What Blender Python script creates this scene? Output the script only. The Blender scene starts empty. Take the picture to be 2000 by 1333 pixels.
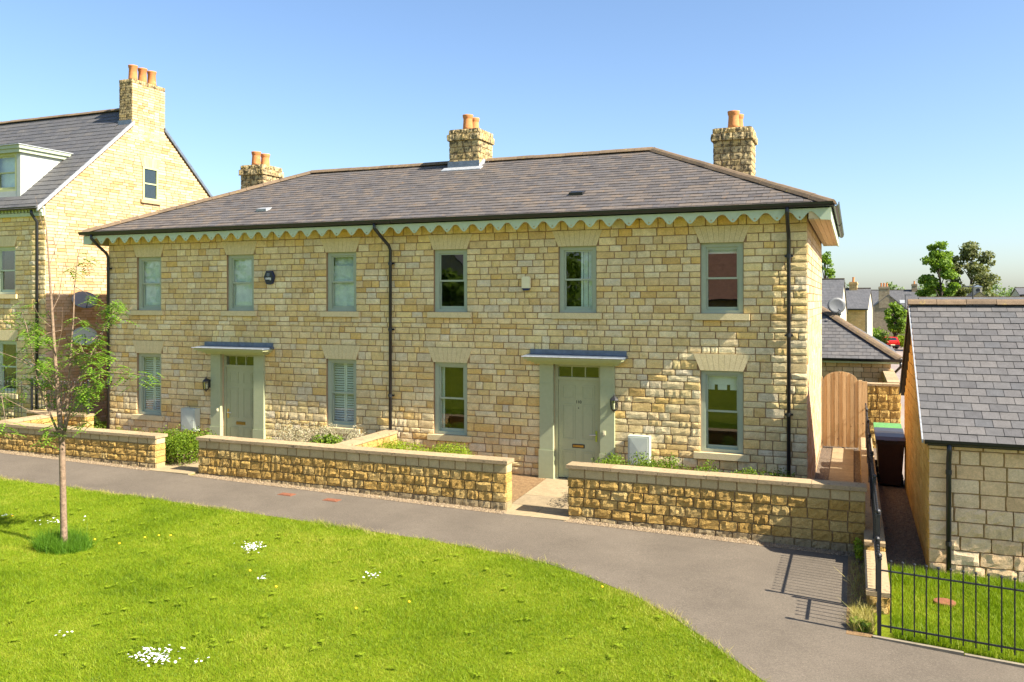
import bpy, math, random
import numpy as np
from mathutils import Vector, Matrix
from mathutils.geometry import tessellate_polygon

random.seed(7); RNG = np.random.default_rng(7)
S = bpy.context.scene
COL = S.collection
PI = math.pi

# ------------------------------------------------------------------ camera, sky, sun, exposure
F, TH, D0, EYE, HY = 1648.0, math.radians(22.05), 16.24, 3.6, 587.0
cd = bpy.data.cameras.new('camera'); cam = bpy.data.objects.new('camera', cd); COL.objects.link(cam)
cam.location = (0, -D0, EYE); cam.rotation_euler = (PI/2, 0, TH)
cd.sensor_width = 36; cd.lens = 36*F/2000; cd.shift_y = -(666.5-HY)/2000; cd.clip_end = 3000; cd.clip_start = .1
S.camera = cam
SUN = Vector((1, -.118, .905)).normalized()
w = bpy.data.worlds.new('World'); S.world = w; w.use_nodes = True
nt = w.node_tree; nt.nodes.clear()
sky = nt.nodes.new('ShaderNodeTexSky'); sky.sky_type = 'NISHITA'; sky.sun_disc = False
sky.sun_elevation = math.asin(SUN.z); sky.sun_rotation = math.atan2(SUN.x, SUN.y)
sky.air_density = 1.0; sky.dust_density = 1.2; sky.ozone_density = 4.2
bg = nt.nodes.new('ShaderNodeBackground'); bg.inputs[1].default_value = .084
wo = nt.nodes.new('ShaderNodeOutputWorld')
nt.links.new(sky.outputs[0], bg.inputs[0]); nt.links.new(bg.outputs[0], wo.inputs[0])
sl = bpy.data.lights.new('sun', 'SUN'); sl.energy = 5.0; sl.angle = math.radians(.5); sl.color = (1, .93, .80)
so = bpy.data.objects.new('sun', sl); COL.objects.link(so); so.location = (30, -5, 30)
so.rotation_euler = (-SUN).to_track_quat('-Z', 'Y').to_euler()
S.view_settings.view_transform = 'Standard'; S.view_settings.look = 'None'
S.view_settings.gamma = 1; S.view_settings.exposure = 1.5; S.view_settings.use_curve_mapping = False
S.render.engine = 'CYCLES'

# ------------------------------------------------------------------ pixel helpers (photo is 2000 x 1333)
def fx(x, y, Y=0.0):                      # pixel on the vertical plane Y = const -> X, z
    u = x-1000; r = math.atan(u/F)-TH; D = D0+Y
    return D*math.tan(r), EYE-(y-HY)*D/(F*math.cos(TH)+u*math.sin(TH))
def G(X, Y=0.0):                          # ground height
    z = -.235-.0174*max(-60, min(40, X))
    if Y > 14: z -= 2.3*min(1, (Y-14)/91)
    return z
def gp(x, y):                             # pixel on the ground near the house
    u = x-1000; v = (y-HY)/F
    dx = u/F*math.cos(TH)-math.sin(TH); dy = u/F*math.sin(TH)+math.cos(TH)
    t = (EYE+.235)/(v-.0174*dx)
    return dx*t, dy*t-D0
def project(p):
    x, y, z = p[0], p[1]+D0, p[2]-EYE
    c, s = math.cos(TH), math.sin(TH)
    xr = x*c+y*s; d = -x*s+y*c
    return 1000+F*xr/d, HY-F*z/d, d

# ------------------------------------------------------------------ materials
MATS = {}
def mat(name):
    m = bpy.data.materials.new(name); m.use_nodes = True
    n = m.node_tree.nodes; b = n['Principled BSDF']; MATS[name] = m
    return m, n, m.node_tree.links, b
def rgba(c): return (c[0], c[1], c[2], 1)
def srgb(r, g, b, k=1.0):
    f = lambda v: ((v/255+.055)/1.055)**2.4 if v > 10 else v/255/12.92
    return (f(r)*k, f(g)*k, f(b)*k)
def ramp(n, stops, interp='LINEAR'):
    r = n.new('ShaderNodeValToRGB'); e = r.color_ramp.elements; r.color_ramp.interpolation = interp
    while len(e) < len(stops): e.new(.5)
    for i, (p, c) in enumerate(stops):
        e[i].position = p; e[i].color = rgba(c) if len(c) == 3 else c
    return r
def noise(n, l, scale, detail=4, rough=.6, vec=None, dist=0):
    t = n.new('ShaderNodeTexNoise'); t.inputs['Scale'].default_value = scale
    t.inputs['Detail'].default_value = detail; t.inputs['Roughness'].default_value = rough
    t.inputs['Distortion'].default_value = dist
    if vec is None:
        g = n.new('ShaderNodeNewGeometry'); vec = g.outputs['Position']
    l.new(vec, t.inputs['Vector']); return t
def mixc(n, l, a, b, fac, mode='MIX'):
    m = n.new('ShaderNodeMix'); m.data_type = 'RGBA'; m.blend_type = mode
    for s, v in ((m.inputs[6], a), (m.inputs[7], b)):
        if isinstance(v, tuple): s.default_value = rgba(v)
        else: l.new(v, s)
    if isinstance(fac, (int, float)): m.inputs[0].default_value = fac
    else: l.new(fac, m.inputs[0])
    return m.outputs[2]
def math_n(n, l, op, a, b=None):
    m = n.new('ShaderNodeMath'); m.operation = op
    for i, v in enumerate((a, b)):
        if v is None: continue
        if isinstance(v, (int, float)): m.inputs[i].default_value = v
        else: l.new(v, m.inputs[i])
    return m.outputs[0]
def piece_random(n, l):                   # one number per stone, slate or leaf
    g = n.new('ShaderNodeNewGeometry'); o = n.new('ShaderNodeObjectInfo')
    a = math_n(n, l, 'ADD', g.outputs['Random Per Island'], math_n(n, l, 'MULTIPLY', o.outputs['Random'], 7.31))
    return math_n(n, l, 'FRACT', a)
def bump(n, l, b, h, strength=.3, dist=.02):
    k = n.new('ShaderNodeBump'); k.inputs['Strength'].default_value = strength; k.inputs['Distance'].default_value = dist
    l.new(h, k.inputs['Height']); l.new(k.outputs[0], b.inputs['Normal'])

def stone_mat(name, cols, dirt=.0, rough=.9, bs=.5, sc=1.0, blotch=.35, lichen=None, foot=False, big=False):
    m, n, l, b = mat(name)
    r = ramp(n, [(i/max(1, len(cols)-1), c) for i, c in enumerate(cols)]); l.new(piece_random(n, l), r.inputs[0])
    n1 = noise(n, l, 9*sc, 6, .65); n2 = noise(n, l, 55*sc, 5, .7)
    k = ramp(n, [(.3, (.72, .70, .66)), (.7, (1.18, 1.16, 1.12))]); l.new(n1.outputs[0], k.inputs[0])
    c = mixc(n, l, r.outputs[0], k.outputs[0], blotch*2 if blotch < .5 else 1, 'MULTIPLY')
    k2 = ramp(n, [(.35, (.8, .79, .77)), (.65, (1.12, 1.12, 1.11))]); l.new(n2.outputs[0], k2.inputs[0])
    c = mixc(n, l, c, k2.outputs[0], .8, 'MULTIPLY')
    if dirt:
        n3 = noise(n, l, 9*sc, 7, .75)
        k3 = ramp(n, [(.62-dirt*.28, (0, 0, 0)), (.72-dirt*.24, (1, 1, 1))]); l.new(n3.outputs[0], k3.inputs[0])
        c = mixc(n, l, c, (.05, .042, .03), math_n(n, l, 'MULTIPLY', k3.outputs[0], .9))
    if lichen:
        n4 = noise(n, l, 7, 6, .7, None, .6)
        k4 = ramp(n, [(.60, (0, 0, 0)), (.68, (1, 1, 1))]); l.new(n4.outputs[0], k4.inputs[0])
        c = mixc(n, l, c, lichen, math_n(n, l, 'MULTIPLY', k4.outputs[0], .7))
    if foot:
        n5 = noise(n, l, .9, 6, .7); k5 = ramp(n, [(.32, (.82, .80, .78)), (.62, (1.08, 1.08, 1.08))]); l.new(n5.outputs[0], k5.inputs[0])
        c = mixc(n, l, c, k5.outputs[0], 1, 'MULTIPLY')
        gg_ = n.new('ShaderNodeNewGeometry'); sp_ = n.new('ShaderNodeSeparateXYZ'); l.new(gg_.outputs['Position'], sp_.inputs[0])
        zz_ = math_n(n, l, 'ADD', sp_.outputs[2], math_n(n, l, 'MULTIPLY', noise(n, l, 3, 5, .7).outputs[0], .45))
        k6 = ramp(n, [(.12, (1, 1, 1)), (.36, (0, 0, 0))]); l.new(zz_, k6.inputs[0])
        c = mixc(n, l, c, (.40, .20, .08), math_n(n, l, 'MULTIPLY', k6.outputs[0], .5))
    l.new(c, b.inputs['Base Color']); b.inputs['Roughness'].default_value = rough
    b.inputs['Specular IOR Level'].default_value = .2
    h = math_n(n, l, 'ADD', math_n(n, l, 'MULTIPLY', noise(n, l, 22*sc, 6, .7).outputs[0], .7), math_n(n, l, 'MULTIPLY', n2.outputs[0], .35))
    if big: h = math_n(n, l, 'ADD', h, math_n(n, l, 'MULTIPLY', noise(n, l, 16, 8, .75, None, .5).outputs[0], 1.6))
    bump(n, l, b, h, bs, .035 if big else .02)
    return m
def plain(name, c, rough=.6, spec=.4, metal=0, var=.12, vs=12, bs=.0, bscale=80):
    m, n, l, b = mat(name)
    t = noise(n, l, vs, 5, .65)
    k = ramp(n, [(.3, (1-var,)*3), (.7, (1+var,)*3)]); l.new(t.outputs[0], k.inputs[0])
    l.new(mixc(n, l, c, k.outputs[0], 1, 'MULTIPLY'), b.inputs['Base Color'])
    b.inputs['Roughness'].default_value = rough; b.inputs['Specular IOR Level'].default_value = spec; b.inputs['Metallic'].default_value = metal
    if bs: bump(n, l, b, noise(n, l, bscale, 5, .65).outputs[0], bs, .01)
    return m
def leaf_mat(name, cols, trans=.3, big=1.2, patch=None):
    m, n, l, b = mat(name)
    r = ramp(n, [(i/max(1, len(cols)-1), c) for i, c in enumerate(cols)])
    f = math_n(n, l, 'ADD', math_n(n, l, 'MULTIPLY', piece_random(n, l), .55), math_n(n, l, 'MULTIPLY', noise(n, l, big, 4, .6).outputs[0], .55))
    if patch:
        p1 = math_n(n, l, 'MULTIPLY', math_n(n, l, 'SUBTRACT', noise(n, l, patch, 5, .65, None, .4).outputs[0], .5), 1.3)
        p2 = math_n(n, l, 'MULTIPLY', math_n(n, l, 'SUBTRACT', noise(n, l, patch*9, 3, .6).outputs[0], .5), .7)
        f = math_n(n, l, 'ADD', math_n(n, l, 'MULTIPLY', piece_random(n, l), .5), math_n(n, l, 'ADD', math_n(n, l, 'ADD', p1, p2), .32))
    l.new(math_n(n, l, 'SUBTRACT', f, .05), r.inputs[0])
    l.new(r.outputs[0], b.inputs['Base Color']); b.inputs['Roughness'].default_value = .55; b.inputs['Specular IOR Level'].default_value = .25
    tr = n.new('ShaderNodeBsdfTranslucent'); l.new(mixc(n, l, r.outputs[0], (1.2, 1.25, .6), 1, 'MULTIPLY'), tr.inputs[0])
    mx = n.new('ShaderNodeMixShader'); mx.inputs[0].default_value = trans
    l.new(b.outputs[0], mx.inputs[1]); l.new(tr.outputs[0], mx.inputs[2]); l.new(mx.outputs[0], n['Material Output'].inputs[0])
    return m

STONE = [(.62, .415, .15), (.82, .66, .37), (.71, .52, .21), (.84, .715, .44), (.67, .51, .265), (.80, .63, .29), (.70, .61, .43), (.76, .52, .175), (.82, .70, .43)]
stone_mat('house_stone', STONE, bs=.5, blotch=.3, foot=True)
stone_mat('wall_stone', [(.50, .31, .085), (.60, .39, .12), (.55, .345, .095), (.64, .46, .18), (.46, .285, .08), (.62, .405, .12)], bs=1.0, big=True, blotch=.35)
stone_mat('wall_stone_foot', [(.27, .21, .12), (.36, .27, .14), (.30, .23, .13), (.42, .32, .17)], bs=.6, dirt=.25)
stone_mat('dressed_stone', [(.46, .36, .19), (.52, .405, .215), (.42, .33, .175), (.55, .44, .245)], bs=.15, blotch=.2)
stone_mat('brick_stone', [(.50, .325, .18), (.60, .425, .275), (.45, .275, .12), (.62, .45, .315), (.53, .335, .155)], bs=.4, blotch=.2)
stone_mat('chimney_stone', [(.56, .41, .20), (.62, .48, .26), (.48, .36, .19), (.58, .42, .18)], dirt=.6, bs=.6, lichen=(.30, .22, .05))
stone_mat('lintel_stone', [(.66, .545, .30), (.69, .57, .325), (.675, .555, .31)], bs=.10, blotch=.12)
stone_mat('coping_stone', [(.37, .27, .155), (.43, .32, .19), (.33, .245, .145)], bs=.3, dirt=.25, blotch=.3)
stone_mat('paving', [(.31, .24, .145), (.37, .285, .17), (.28, .22, .14)], bs=.3, blotch=.35)
stone_mat('garage_stone', [(.74, .49, .27), (.83, .59, .35), (.77, .53, .30), (.84, .64, .42), (.72, .46, .24)], bs=.5, blotch=.3)
stone_mat('gable_bounce_stone', [(.60, .345, .08), (.70, .43, .115), (.54, .30, .065), (.66, .385, .09)], bs=.4, blotch=.3)  # garage stone made more orange: warm bounced light painted into the gable colour
stone_mat('slate', [(.085, .077, .076), (.122, .109, .102), (.10, .092, .091), (.155, .127, .105), (.108, .102, .105), (.14, .115, .096)], bs=.2, blotch=.35, rough=.62, lichen=(.24, .145, .07))
stone_mat('grey_slate', [(.095, .092, .094), (.135, .128, .127), (.11, .106, .106), (.15, .14, .135), (.105, .105, .109)], bs=.15, blotch=.3, rough=.55)
stone_mat('dark_slate', [(.080, .081, .088), (.11, .108, .11), (.092, .091, .097), (.12, .114, .11)], bs=.2, blotch=.3, rough=.6)
stone_mat('ridge_clay', [(.165, .118, .078), (.20, .142, .092), (.145, .106, .072)], bs=.3, blotch=.4, lichen=(.34, .25, .07))
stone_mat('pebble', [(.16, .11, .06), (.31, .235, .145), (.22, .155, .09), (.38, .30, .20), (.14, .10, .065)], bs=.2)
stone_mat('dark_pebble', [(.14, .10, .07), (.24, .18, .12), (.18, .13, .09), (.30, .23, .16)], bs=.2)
stone_mat('terracotta', [(.52, .20, .075), (.58, .25, .10)], bs=.15, blotch=.3, lichen=(.45, .33, .16))
plain('mortar', (.33, .215, .12), .95, .1, 0, .2, 20, .4, 150)
plain('wall_mortar', (.36, .24, .115), .95, .1, 0, .2, 20, .4, 150)
plain('pale_mortar', (.34, .22, .09), .95, .1, 0, .2, 20, .4, 150)
plain('frame_green', srgb(164, 172, 148), .45, .4, 0, .05)
plain('door_green', srgb(166, 168, 132), .42, .4, 0, .05)
plain('trim_green', srgb(184, 195, 166), .5, .4, 0, .06)
plain('pilaster_green', srgb(164, 168, 132), .45, .4, 0, .05)
plain('cornice_green', srgb(178, 180, 132), .5, .4, 0, .06)
plain('black_plastic', (.018, .019, .022), .38, .5, 0, .2)
plain('black_iron', (.022, .022, .024), .42, .5, 0, .2)
plain('lead', (.14, .17, .21), .5, .5, .3, .25, 8, .2)
plain('white_lead', (.36, .37, .38), .5, .5, .2, .25, 14, .2)
plain('meter_plastic', srgb(182, 187, 172), .5, .4, 0, .05)
plain('cream_plastic', srgb(226, 216, 176), .45, .4, 0, .04)
plain('navy_plastic', (.012, .02, .07), .35, .5, 0, .1)
plain('white_paint', (.62, .62, .58), .5, .4, 0, .06)
plain('dormer_lead', (.40, .42, .39), .6, .4, 0, .08)
plain('brass', (.55, .36, .10), .3, .5, .9, .1)
plain('steel', (.55, .55, .55), .3, .5, .9, .1)
plain('yellow_green_plate', (.38, .46, .06), .35, .5, .4, .1)
plain('interior', (.12, .10, .08), .9, .1, 0, .2, 2)
plain('blind_white', (.80, .80, .76), .8, .2, 0, .05)
plain('net_curtain', (.72, .76, .70), .85, .2, 0, .15, 5)
plain('dish_grey', (.11, .115, .12), .5, .4, 0, .08)
plain('dark_dish', (.17, .18, .19), .5, .4, 0, .1)
plain('rust', (.22, .085, .045), .9, .2, 0, .35, 30, .3)
plain('bark', (.22, .15, .10), .9, .15, 0, .45, 25, .6, 60)
plain('dark_bark', (.07, .055, .045), .9, .15, 0, .4, 8)
plain('bin_brown', (.035, .017, .013), .4, .4, 0, .15)
plain('bin_black', (.02, .02, .022), .4, .4, 0, .15)
plain('bin_grey', (.045, .045, .05), .4, .4, 0, .15)
plain('bin_green', (.10, .26, .07), .45, .4, 0, .15)
plain('tyre', (.015, .015, .015), .8, .3)
plain('red_paint', (.45, .015, .012), .2, .6, 0, .03)
plain('blue_paint', (.03, .045, .09), .2, .6, 0, .03)
plain('black_paint', (.012, .014, .02), .2, .6, 0, .03)
plain('tail_light', (.5, .02, .02), .3)
plain('render_white', (.50, .44, .34), .8, .2, 0, .1, 3)
plain('red_brick', (.48, .27, .17), .85, .2, 0, .3, 6)
plain('tile_brown', (.36, .19, .13), .85, .2, 0, .3, 4)
plain('daisy_white', (.80, .80, .76), .7, .2, 0, .03)
plain('dandelion_yellow', (.75, .48, .02), .7, .2, 0, .05)
plain('kerb_concrete', (.24, .20, .14), .9, .2, 0, .2, 10, .3)
leaf_mat('grass_blade', [(.060, .115, .002), (.15, .235, .005), (.235, .32, .010), (.42, .40, .06)], .35, .8, .45)
leaf_mat('tall_grass', [(.05, .13, .006), (.09, .20, .01), (.15, .26, .02)], .3)
leaf_mat('dry_grass', [(.20, .24, .03), (.42, .36, .11), (.55, .44, .18)], .3)
leaf_mat('rowan_leaf', [(.07, .15, .010), (.12, .23, .016), (.19, .30, .03), (.26, .27, .06)], .35, 2)
leaf_mat('tree_leaf', [(.09, .16, .018), (.16, .255, .026), (.25, .34, .04)], .4, .25)
leaf_mat('dark_leaf', [(.10, .11, .045), (.16, .18, .07), (.26, .23, .12)], .35, .3)
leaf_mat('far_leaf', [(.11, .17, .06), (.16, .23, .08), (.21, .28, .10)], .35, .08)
leaf_mat('hedge_leaf', [(.06, .12, .006), (.12, .19, .01), (.19, .25, .015)], .3, 4)
leaf_mat('lime_leaf', [(.14, .22, .008), (.22, .30, .012), (.30, .36, .02)], .3, 4)
leaf_mat('lavender_leaf', [(.17, .19, .08), (.30, .28, .15), (.42, .36, .24), (.32, .22, .17)], .2, 4)

m, n, l, b = mat('lawn')
r = ramp(n, [(.3, (.11, .15, .008)), (.5, (.17, .21, .010)), (.7, (.22, .235, .02))]); l.new(noise(n, l, 1.1, 8, .7).outputs[0], r.inputs[0])
k = ramp(n, [(.3, (.55, .55, .5)), (.7, (1.3, 1.3, 1.2))]); l.new(noise(n, l, 30, 6, .8).outputs[0], k.inputs[0])
l.new(mixc(n, l, r.outputs[0], k.outputs[0], 1, 'MULTIPLY'), b.inputs['Base Color']); b.inputs['Roughness'].default_value = .95
b.inputs['Specular IOR Level'].default_value = .1; bump(n, l, b, noise(n, l, 40, 6, .8).outputs[0], .6, .04)

m, n, l, b = mat('asphalt')
r = ramp(n, [(.28, (.062, .050, .038)), (.5, (.128, .105, .078)), (.62, (.18, .148, .112)), (.70, (.36, .31, .24))]); l.new(noise(n, l, 48, 6, .95).outputs[0], r.inputs[0])
k = ramp(n, [(.3, (.80, .79, .78)), (.7, (1.16, 1.15, 1.14))]); l.new(noise(n, l, .8, 7, .72).outputs[0], k.inputs[0])
l.new(mixc(n, l, r.outputs[0], k.outputs[0], 1, 'MULTIPLY'), b.inputs['Base Color']); b.inputs['Roughness'].default_value = .88
b.inputs['Specular IOR Level'].default_value = .3; bump(n, l, b, noise(n, l, 130, 4, .8).outputs[0], .45, .012)

m, n, l, b = mat('soil')
r = ramp(n, [(.3, (.16, .085, .035)), (.55, (.30, .18, .075)), (.75, (.42, .28, .14))]); l.new(noise(n, l, 14, 8, .75).outputs[0], r.inputs[0])
l.new(r.outputs[0], b.inputs['Base Color']); b.inputs['Roughness'].default_value = .95; bump(n, l, b, noise(n, l, 35, 6, .75).outputs[0], .9, .05)

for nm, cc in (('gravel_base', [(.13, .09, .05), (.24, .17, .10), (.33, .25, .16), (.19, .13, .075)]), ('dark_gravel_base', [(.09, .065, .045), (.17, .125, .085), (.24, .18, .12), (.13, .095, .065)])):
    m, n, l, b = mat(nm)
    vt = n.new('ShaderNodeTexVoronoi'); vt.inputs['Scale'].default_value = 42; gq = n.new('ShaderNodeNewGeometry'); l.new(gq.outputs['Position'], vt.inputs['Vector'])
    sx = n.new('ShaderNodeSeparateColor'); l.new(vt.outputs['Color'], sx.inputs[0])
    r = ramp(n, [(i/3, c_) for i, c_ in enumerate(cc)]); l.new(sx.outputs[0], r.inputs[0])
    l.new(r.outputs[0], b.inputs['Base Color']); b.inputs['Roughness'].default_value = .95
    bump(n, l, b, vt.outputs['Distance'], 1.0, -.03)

m, n, l, b = mat('road_far')
r = ramp(n, [(.3, (.20, .155, .13)), (.7, (.27, .21, .175))]); l.new(noise(n, l, .8, 6, .7).outputs[0], r.inputs[0])
l.new(r.outputs[0], b.inputs['Base Color']); b.inputs['Roughness'].default_value = .9

def wood_mat(name, c1, c2, knots=True):
    m, n, l, b = mat(name)
    g = n.new('ShaderNodeNewGeometry'); mp = n.new('ShaderNodeMapping'); mp.inputs['Scale'].default_value = (14, 14, 1.1)
    l.new(g.outputs['Position'], mp.inputs[0])
    t = noise(n, l, 2.2, 6, .65, mp.outputs[0], .8)
    r = ramp(n, [(.3, c1), (.7, c2)]); l.new(t.outputs[0], r.inputs[0])
    p = ramp(n, [(0, (.82,)*3), (1, (1.15,)*3)]); l.new(piece_random(n, l), p.inputs[0])
    c = mixc(n, l, r.outputs[0], p.outputs[0], 1, 'MULTIPLY')
    if knots:
        v = n.new('ShaderNodeTexVoronoi'); v.inputs['Scale'].default_value = 4.5; l.new(g.outputs['Position'], v.inputs['Vector'])
        k = ramp(n, [(.05, (1, 1, 1)), (.10, (0, 0, 0))]); l.new(v.outputs['Distance'], k.inputs[0])
        c = mixc(n, l, c, (.12, .06, .02), k.outputs[0])
    l.new(c, b.inputs['Base Color']); b.inputs['Roughness'].default_value = .75
    bump(n, l, b, t.outputs[0], .2, .01); return m
wood_mat('gate_wood', (.40, .26, .12), (.56, .40, .21))
wood_mat('soffit_wood', (.50, .38, .22), (.60, .47, .29), False)

m, n, l, b = mat('glass')
n.remove(b)
fr = n.new('ShaderNodeFresnel'); fr.inputs[0].default_value = 1.52
gl = n.new('ShaderNodeBsdfGlossy'); gl.inputs['Roughness'].default_value = .012; gl.inputs[0].default_value = (.95, .97, .96, 1)
tp = n.new('ShaderNodeBsdfTransparent'); tp.inputs[0].default_value = (.90, .94, .92, 1)
wv = noise(n, l, 1.6, 2, .4); bk = n.new('ShaderNodeBump'); bk.inputs['Strength'].default_value = .02; bk.inputs['Distance'].default_value = .05
l.new(wv.outputs[0], bk.inputs['Height']); l.new(bk.outputs[0], gl.inputs['Normal'])
mx = n.new('ShaderNodeMixShader'); gb = n.new('ShaderNodeNewGeometry'); l.new(math_n(n, l, 'MULTIPLY', math_n(n, l, 'MULTIPLY', fr.outputs[0], 2.1), math_n(n, l, 'SUBTRACT', 1, gb.outputs['Backfacing'])), mx.inputs[0])
l.new(tp.outputs[0], mx.inputs[1]); l.new(gl.outputs[0], mx.inputs[2]); l.new(mx.outputs[0], n['Material Output'].inputs[0])

def far_wall(name, c1, c2, mo, sx=1.0):
    m, n, l, b = mat(name)
    tc = n.new('ShaderNodeTexCoord'); sp = n.new('ShaderNodeSeparateXYZ'); cb = n.new('ShaderNodeCombineXYZ'); l.new(tc.outputs['Object'], sp.inputs[0])
    l.new(math_n(n, l, 'ADD', sp.outputs[0], sp.outputs[1]), cb.inputs[0]); l.new(sp.outputs[2], cb.inputs[1])
    t = n.new('ShaderNodeTexBrick'); t.inputs['Color1'].default_value = rgba(c1); t.inputs['Color2'].default_value = rgba(c2); t.inputs['Mortar'].default_value = rgba(mo)
    t.inputs['Scale'].default_value = 1; t.inputs['Brick Width'].default_value = .34*sx; t.inputs['Row Height'].default_value = .15*sx; t.inputs['Mortar Size'].default_value = .012
    l.new(cb.outputs[0], t.inputs['Vector'])
    k = ramp(n, [(.3, (.8,)*3), (.7, (1.2,)*3)]); l.new(noise(n, l, 3, 5, .7).outputs[0], k.inputs[0])
    l.new(mixc(n, l, t.outputs[0], k.outputs[0], 1, 'MULTIPLY'), b.inputs['Base Color']); b.inputs['Roughness'].default_value = .9
    bump(n, l, b, t.outputs['Fac'], .4, -.01); return m
far_wall('far_stone', (.38, .28, .15), (.50, .39, .23), (.26, .20, .13))
far_wall('far_grey_stone', (.26, .20, .13), (.35, .28, .19), (.20, .16, .11))
far_wall('far_orange_stone', (.50, .31, .12), (.58, .38, .16), (.34, .24, .12))
far_wall('far_brick', (.34, .21, .14), (.46, .30, .20), (.40, .33, .26), .7)
far_wall('far_slate', (.085, .085, .09), (.11, .107, .11), (.05, .05, .055), .9)

# ------------------------------------------------------------------ mesh builder
WP = {}                                   # world position of an object's origin
class MB:
    def __init__(s): s.v = []; s.f = []
    def add(s, vs, fs):
        o = len(s.v); s.v += [tuple(p) for p in vs]; s.f += [tuple(i+o for i in q) for q in fs]; return s
    def box(s, x0, x1, y0, y1, z0, z1):
        x0, x1 = min(x0, x1), max(x0, x1); y0, y1 = min(y0, y1), max(y0, y1); z0, z1 = min(z0, z1), max(z0, z1)
        return s.add([(x0, y0, z0), (x1, y0, z0), (x1, y1, z0), (x0, y1, z0), (x0, y0, z1), (x1, y0, z1), (x1, y1, z1), (x0, y1, z1)],
                     [(3, 2, 1, 0), (4, 5, 6, 7), (0, 1, 5, 4), (1, 2, 6, 5), (2, 3, 7, 6), (3, 0, 4, 7)])
    def prism(s, poly, vec):
        n = len(poly); a = [Vector(p) for p in poly]; vec = Vector(vec); b = [p+vec for p in a]
        nr = Vector((0, 0, 0))
        for i in range(n): nr += a[i].cross(a[(i+1) % n])
        flip = nr.dot(vec) > 0
        fs = [tuple(range(n)), tuple(range(2*n-1, n-1, -1))]+[(i, i+n, (i+1) % n+n, (i+1) % n) for i in range(n)]
        if flip: fs = [q[::-1] for q in fs]
        return s.add(a+b, fs)
    def tube(s, pts, rad, n=8, caps=True):
        pts = [Vector(p) for p in pts]; m = len(pts)
        if not isinstance(rad, (list, tuple)): rad = [rad]*m
        vs = []; fs = []; up = None
        for i, p in enumerate(pts):
            d = (pts[min(i+1, m-1)]-pts[max(i-1, 0)]).normalized()
            if up is None: up = Vector((0, 0, 1)) if abs(d.z) < .9 else Vector((1, 0, 0))
            a = d.cross(up).normalized(); c = a.cross(d).normalized(); up = c
            for k in range(n):
                t = 2*PI*k/n; vs.append(p+(a*math.cos(t)+c*math.sin(t))*rad[i])
        for i in range(m-1):
            for k in range(n):
                k2 = (k+1) % n; fs.append((i*n+k, (i+1)*n+k, (i+1)*n+k2, i*n+k2))
        if caps: fs += [tuple(range(n)), tuple(range(m*n-1, (m-1)*n-1, -1))]
        return s.add(vs, fs)
    def lathe(s, prof, c, n=16, phase=0):
        vs = []; fs = []; m = len(prof)
        for r, z in prof:
            for k in range(n):
                t = 2*PI*k/n+phase; vs.append((c[0]+r*math.cos(t), c[1]+r*math.sin(t), c[2]+z))
        for i in range(m-1):
            for k in range(n):
                k2 = (k+1) % n; fs.append((i*n+k, i*n+k2, (i+1)*n+k2, (i+1)*n+k))
        fs += [tuple(range(n-1, -1, -1)), tuple(range((m-1)*n, m*n))]
        return s.add(vs, fs)
    def ball(s, c, r, n=8, m=5):
        return s.lathe([(max(.001, r*math.sin(PI*i/m)), -r*math.cos(PI*i/m)) for i in range(m+1)], c, n)
    def build(s, name, material, parent=None, smooth=False, local=False):
        v = np.array(s.v, dtype=float); lo, hi = v.min(0), v.max(0)
        c = np.array([(lo[0]+hi[0])/2, (lo[1]+hi[1])/2, lo[2]])
        me = bpy.data.meshes.new(name); me.from_pydata((v-c).tolist(), [], s.f); me.materials.append(MATS[material])
        if smooth: me.polygons.foreach_set('use_smooth', [True]*len(me.polygons))
        return place(name, me, Vector(c), parent)
def place(name, me, c, parent=None, basis=None):
    o = bpy.data.objects.new(name, me); COL.objects.link(o)
    c = Vector(c); off = WP[parent.as_pointer()] if parent else Vector((0, 0, 0))
    if parent: o.parent = parent
    if basis is not None:
        bm_ = basis.copy(); bm_.translation = c-off; o.matrix_basis = bm_
    else: o.location = c-off
    WP[o.as_pointer()] = c
    return o
def tag(o, label=None, cat=None, group=None, kind=None):
    if label: o['label'] = label
    if cat: o['category'] = cat
    if group: o['group'] = group
    if kind: o['kind'] = kind
    return o
def thing(name, label, cat, loc, group=None):
    o = bpy.data.objects.new(name, None); COL.objects.link(o); o.location = loc; o.empty_display_size = .2
    WP[o.as_pointer()] = Vector(loc); return tag(o, label, cat, group)
def BOX(name, material, parent, *b):
    return MB().box(*b).build(name, material, parent)
def big_mesh(name, verts, faces_n, material, parent=None, smooth=False, kind=None):
    """verts (N,3) array; faces_n (M,k) array of indices, one face size"""
    me = bpy.data.meshes.new(name); c = np.array([verts[:, 0].mean(), verts[:, 1].mean(), verts[:, 2].min()])
    me.vertices.add(len(verts)); me.vertices.foreach_set('co', (verts-c).astype(np.float32).ravel())
    k = faces_n.shape[1]; M = len(faces_n)
    me.loops.add(M*k); me.loops.foreach_set('vertex_index', faces_n.astype(np.int32).ravel())
    me.polygons.add(M); me.polygons.foreach_set('loop_start', np.arange(0, M*k, k, dtype=np.int32))
    me.update(calc_edges=True); me.materials.append(MATS[material])
    if smooth: me.polygons.foreach_set('use_smooth', [True]*M)
    o = place(name, me, Vector(c), parent)
    if kind: o['kind'] = kind
    return o

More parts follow.
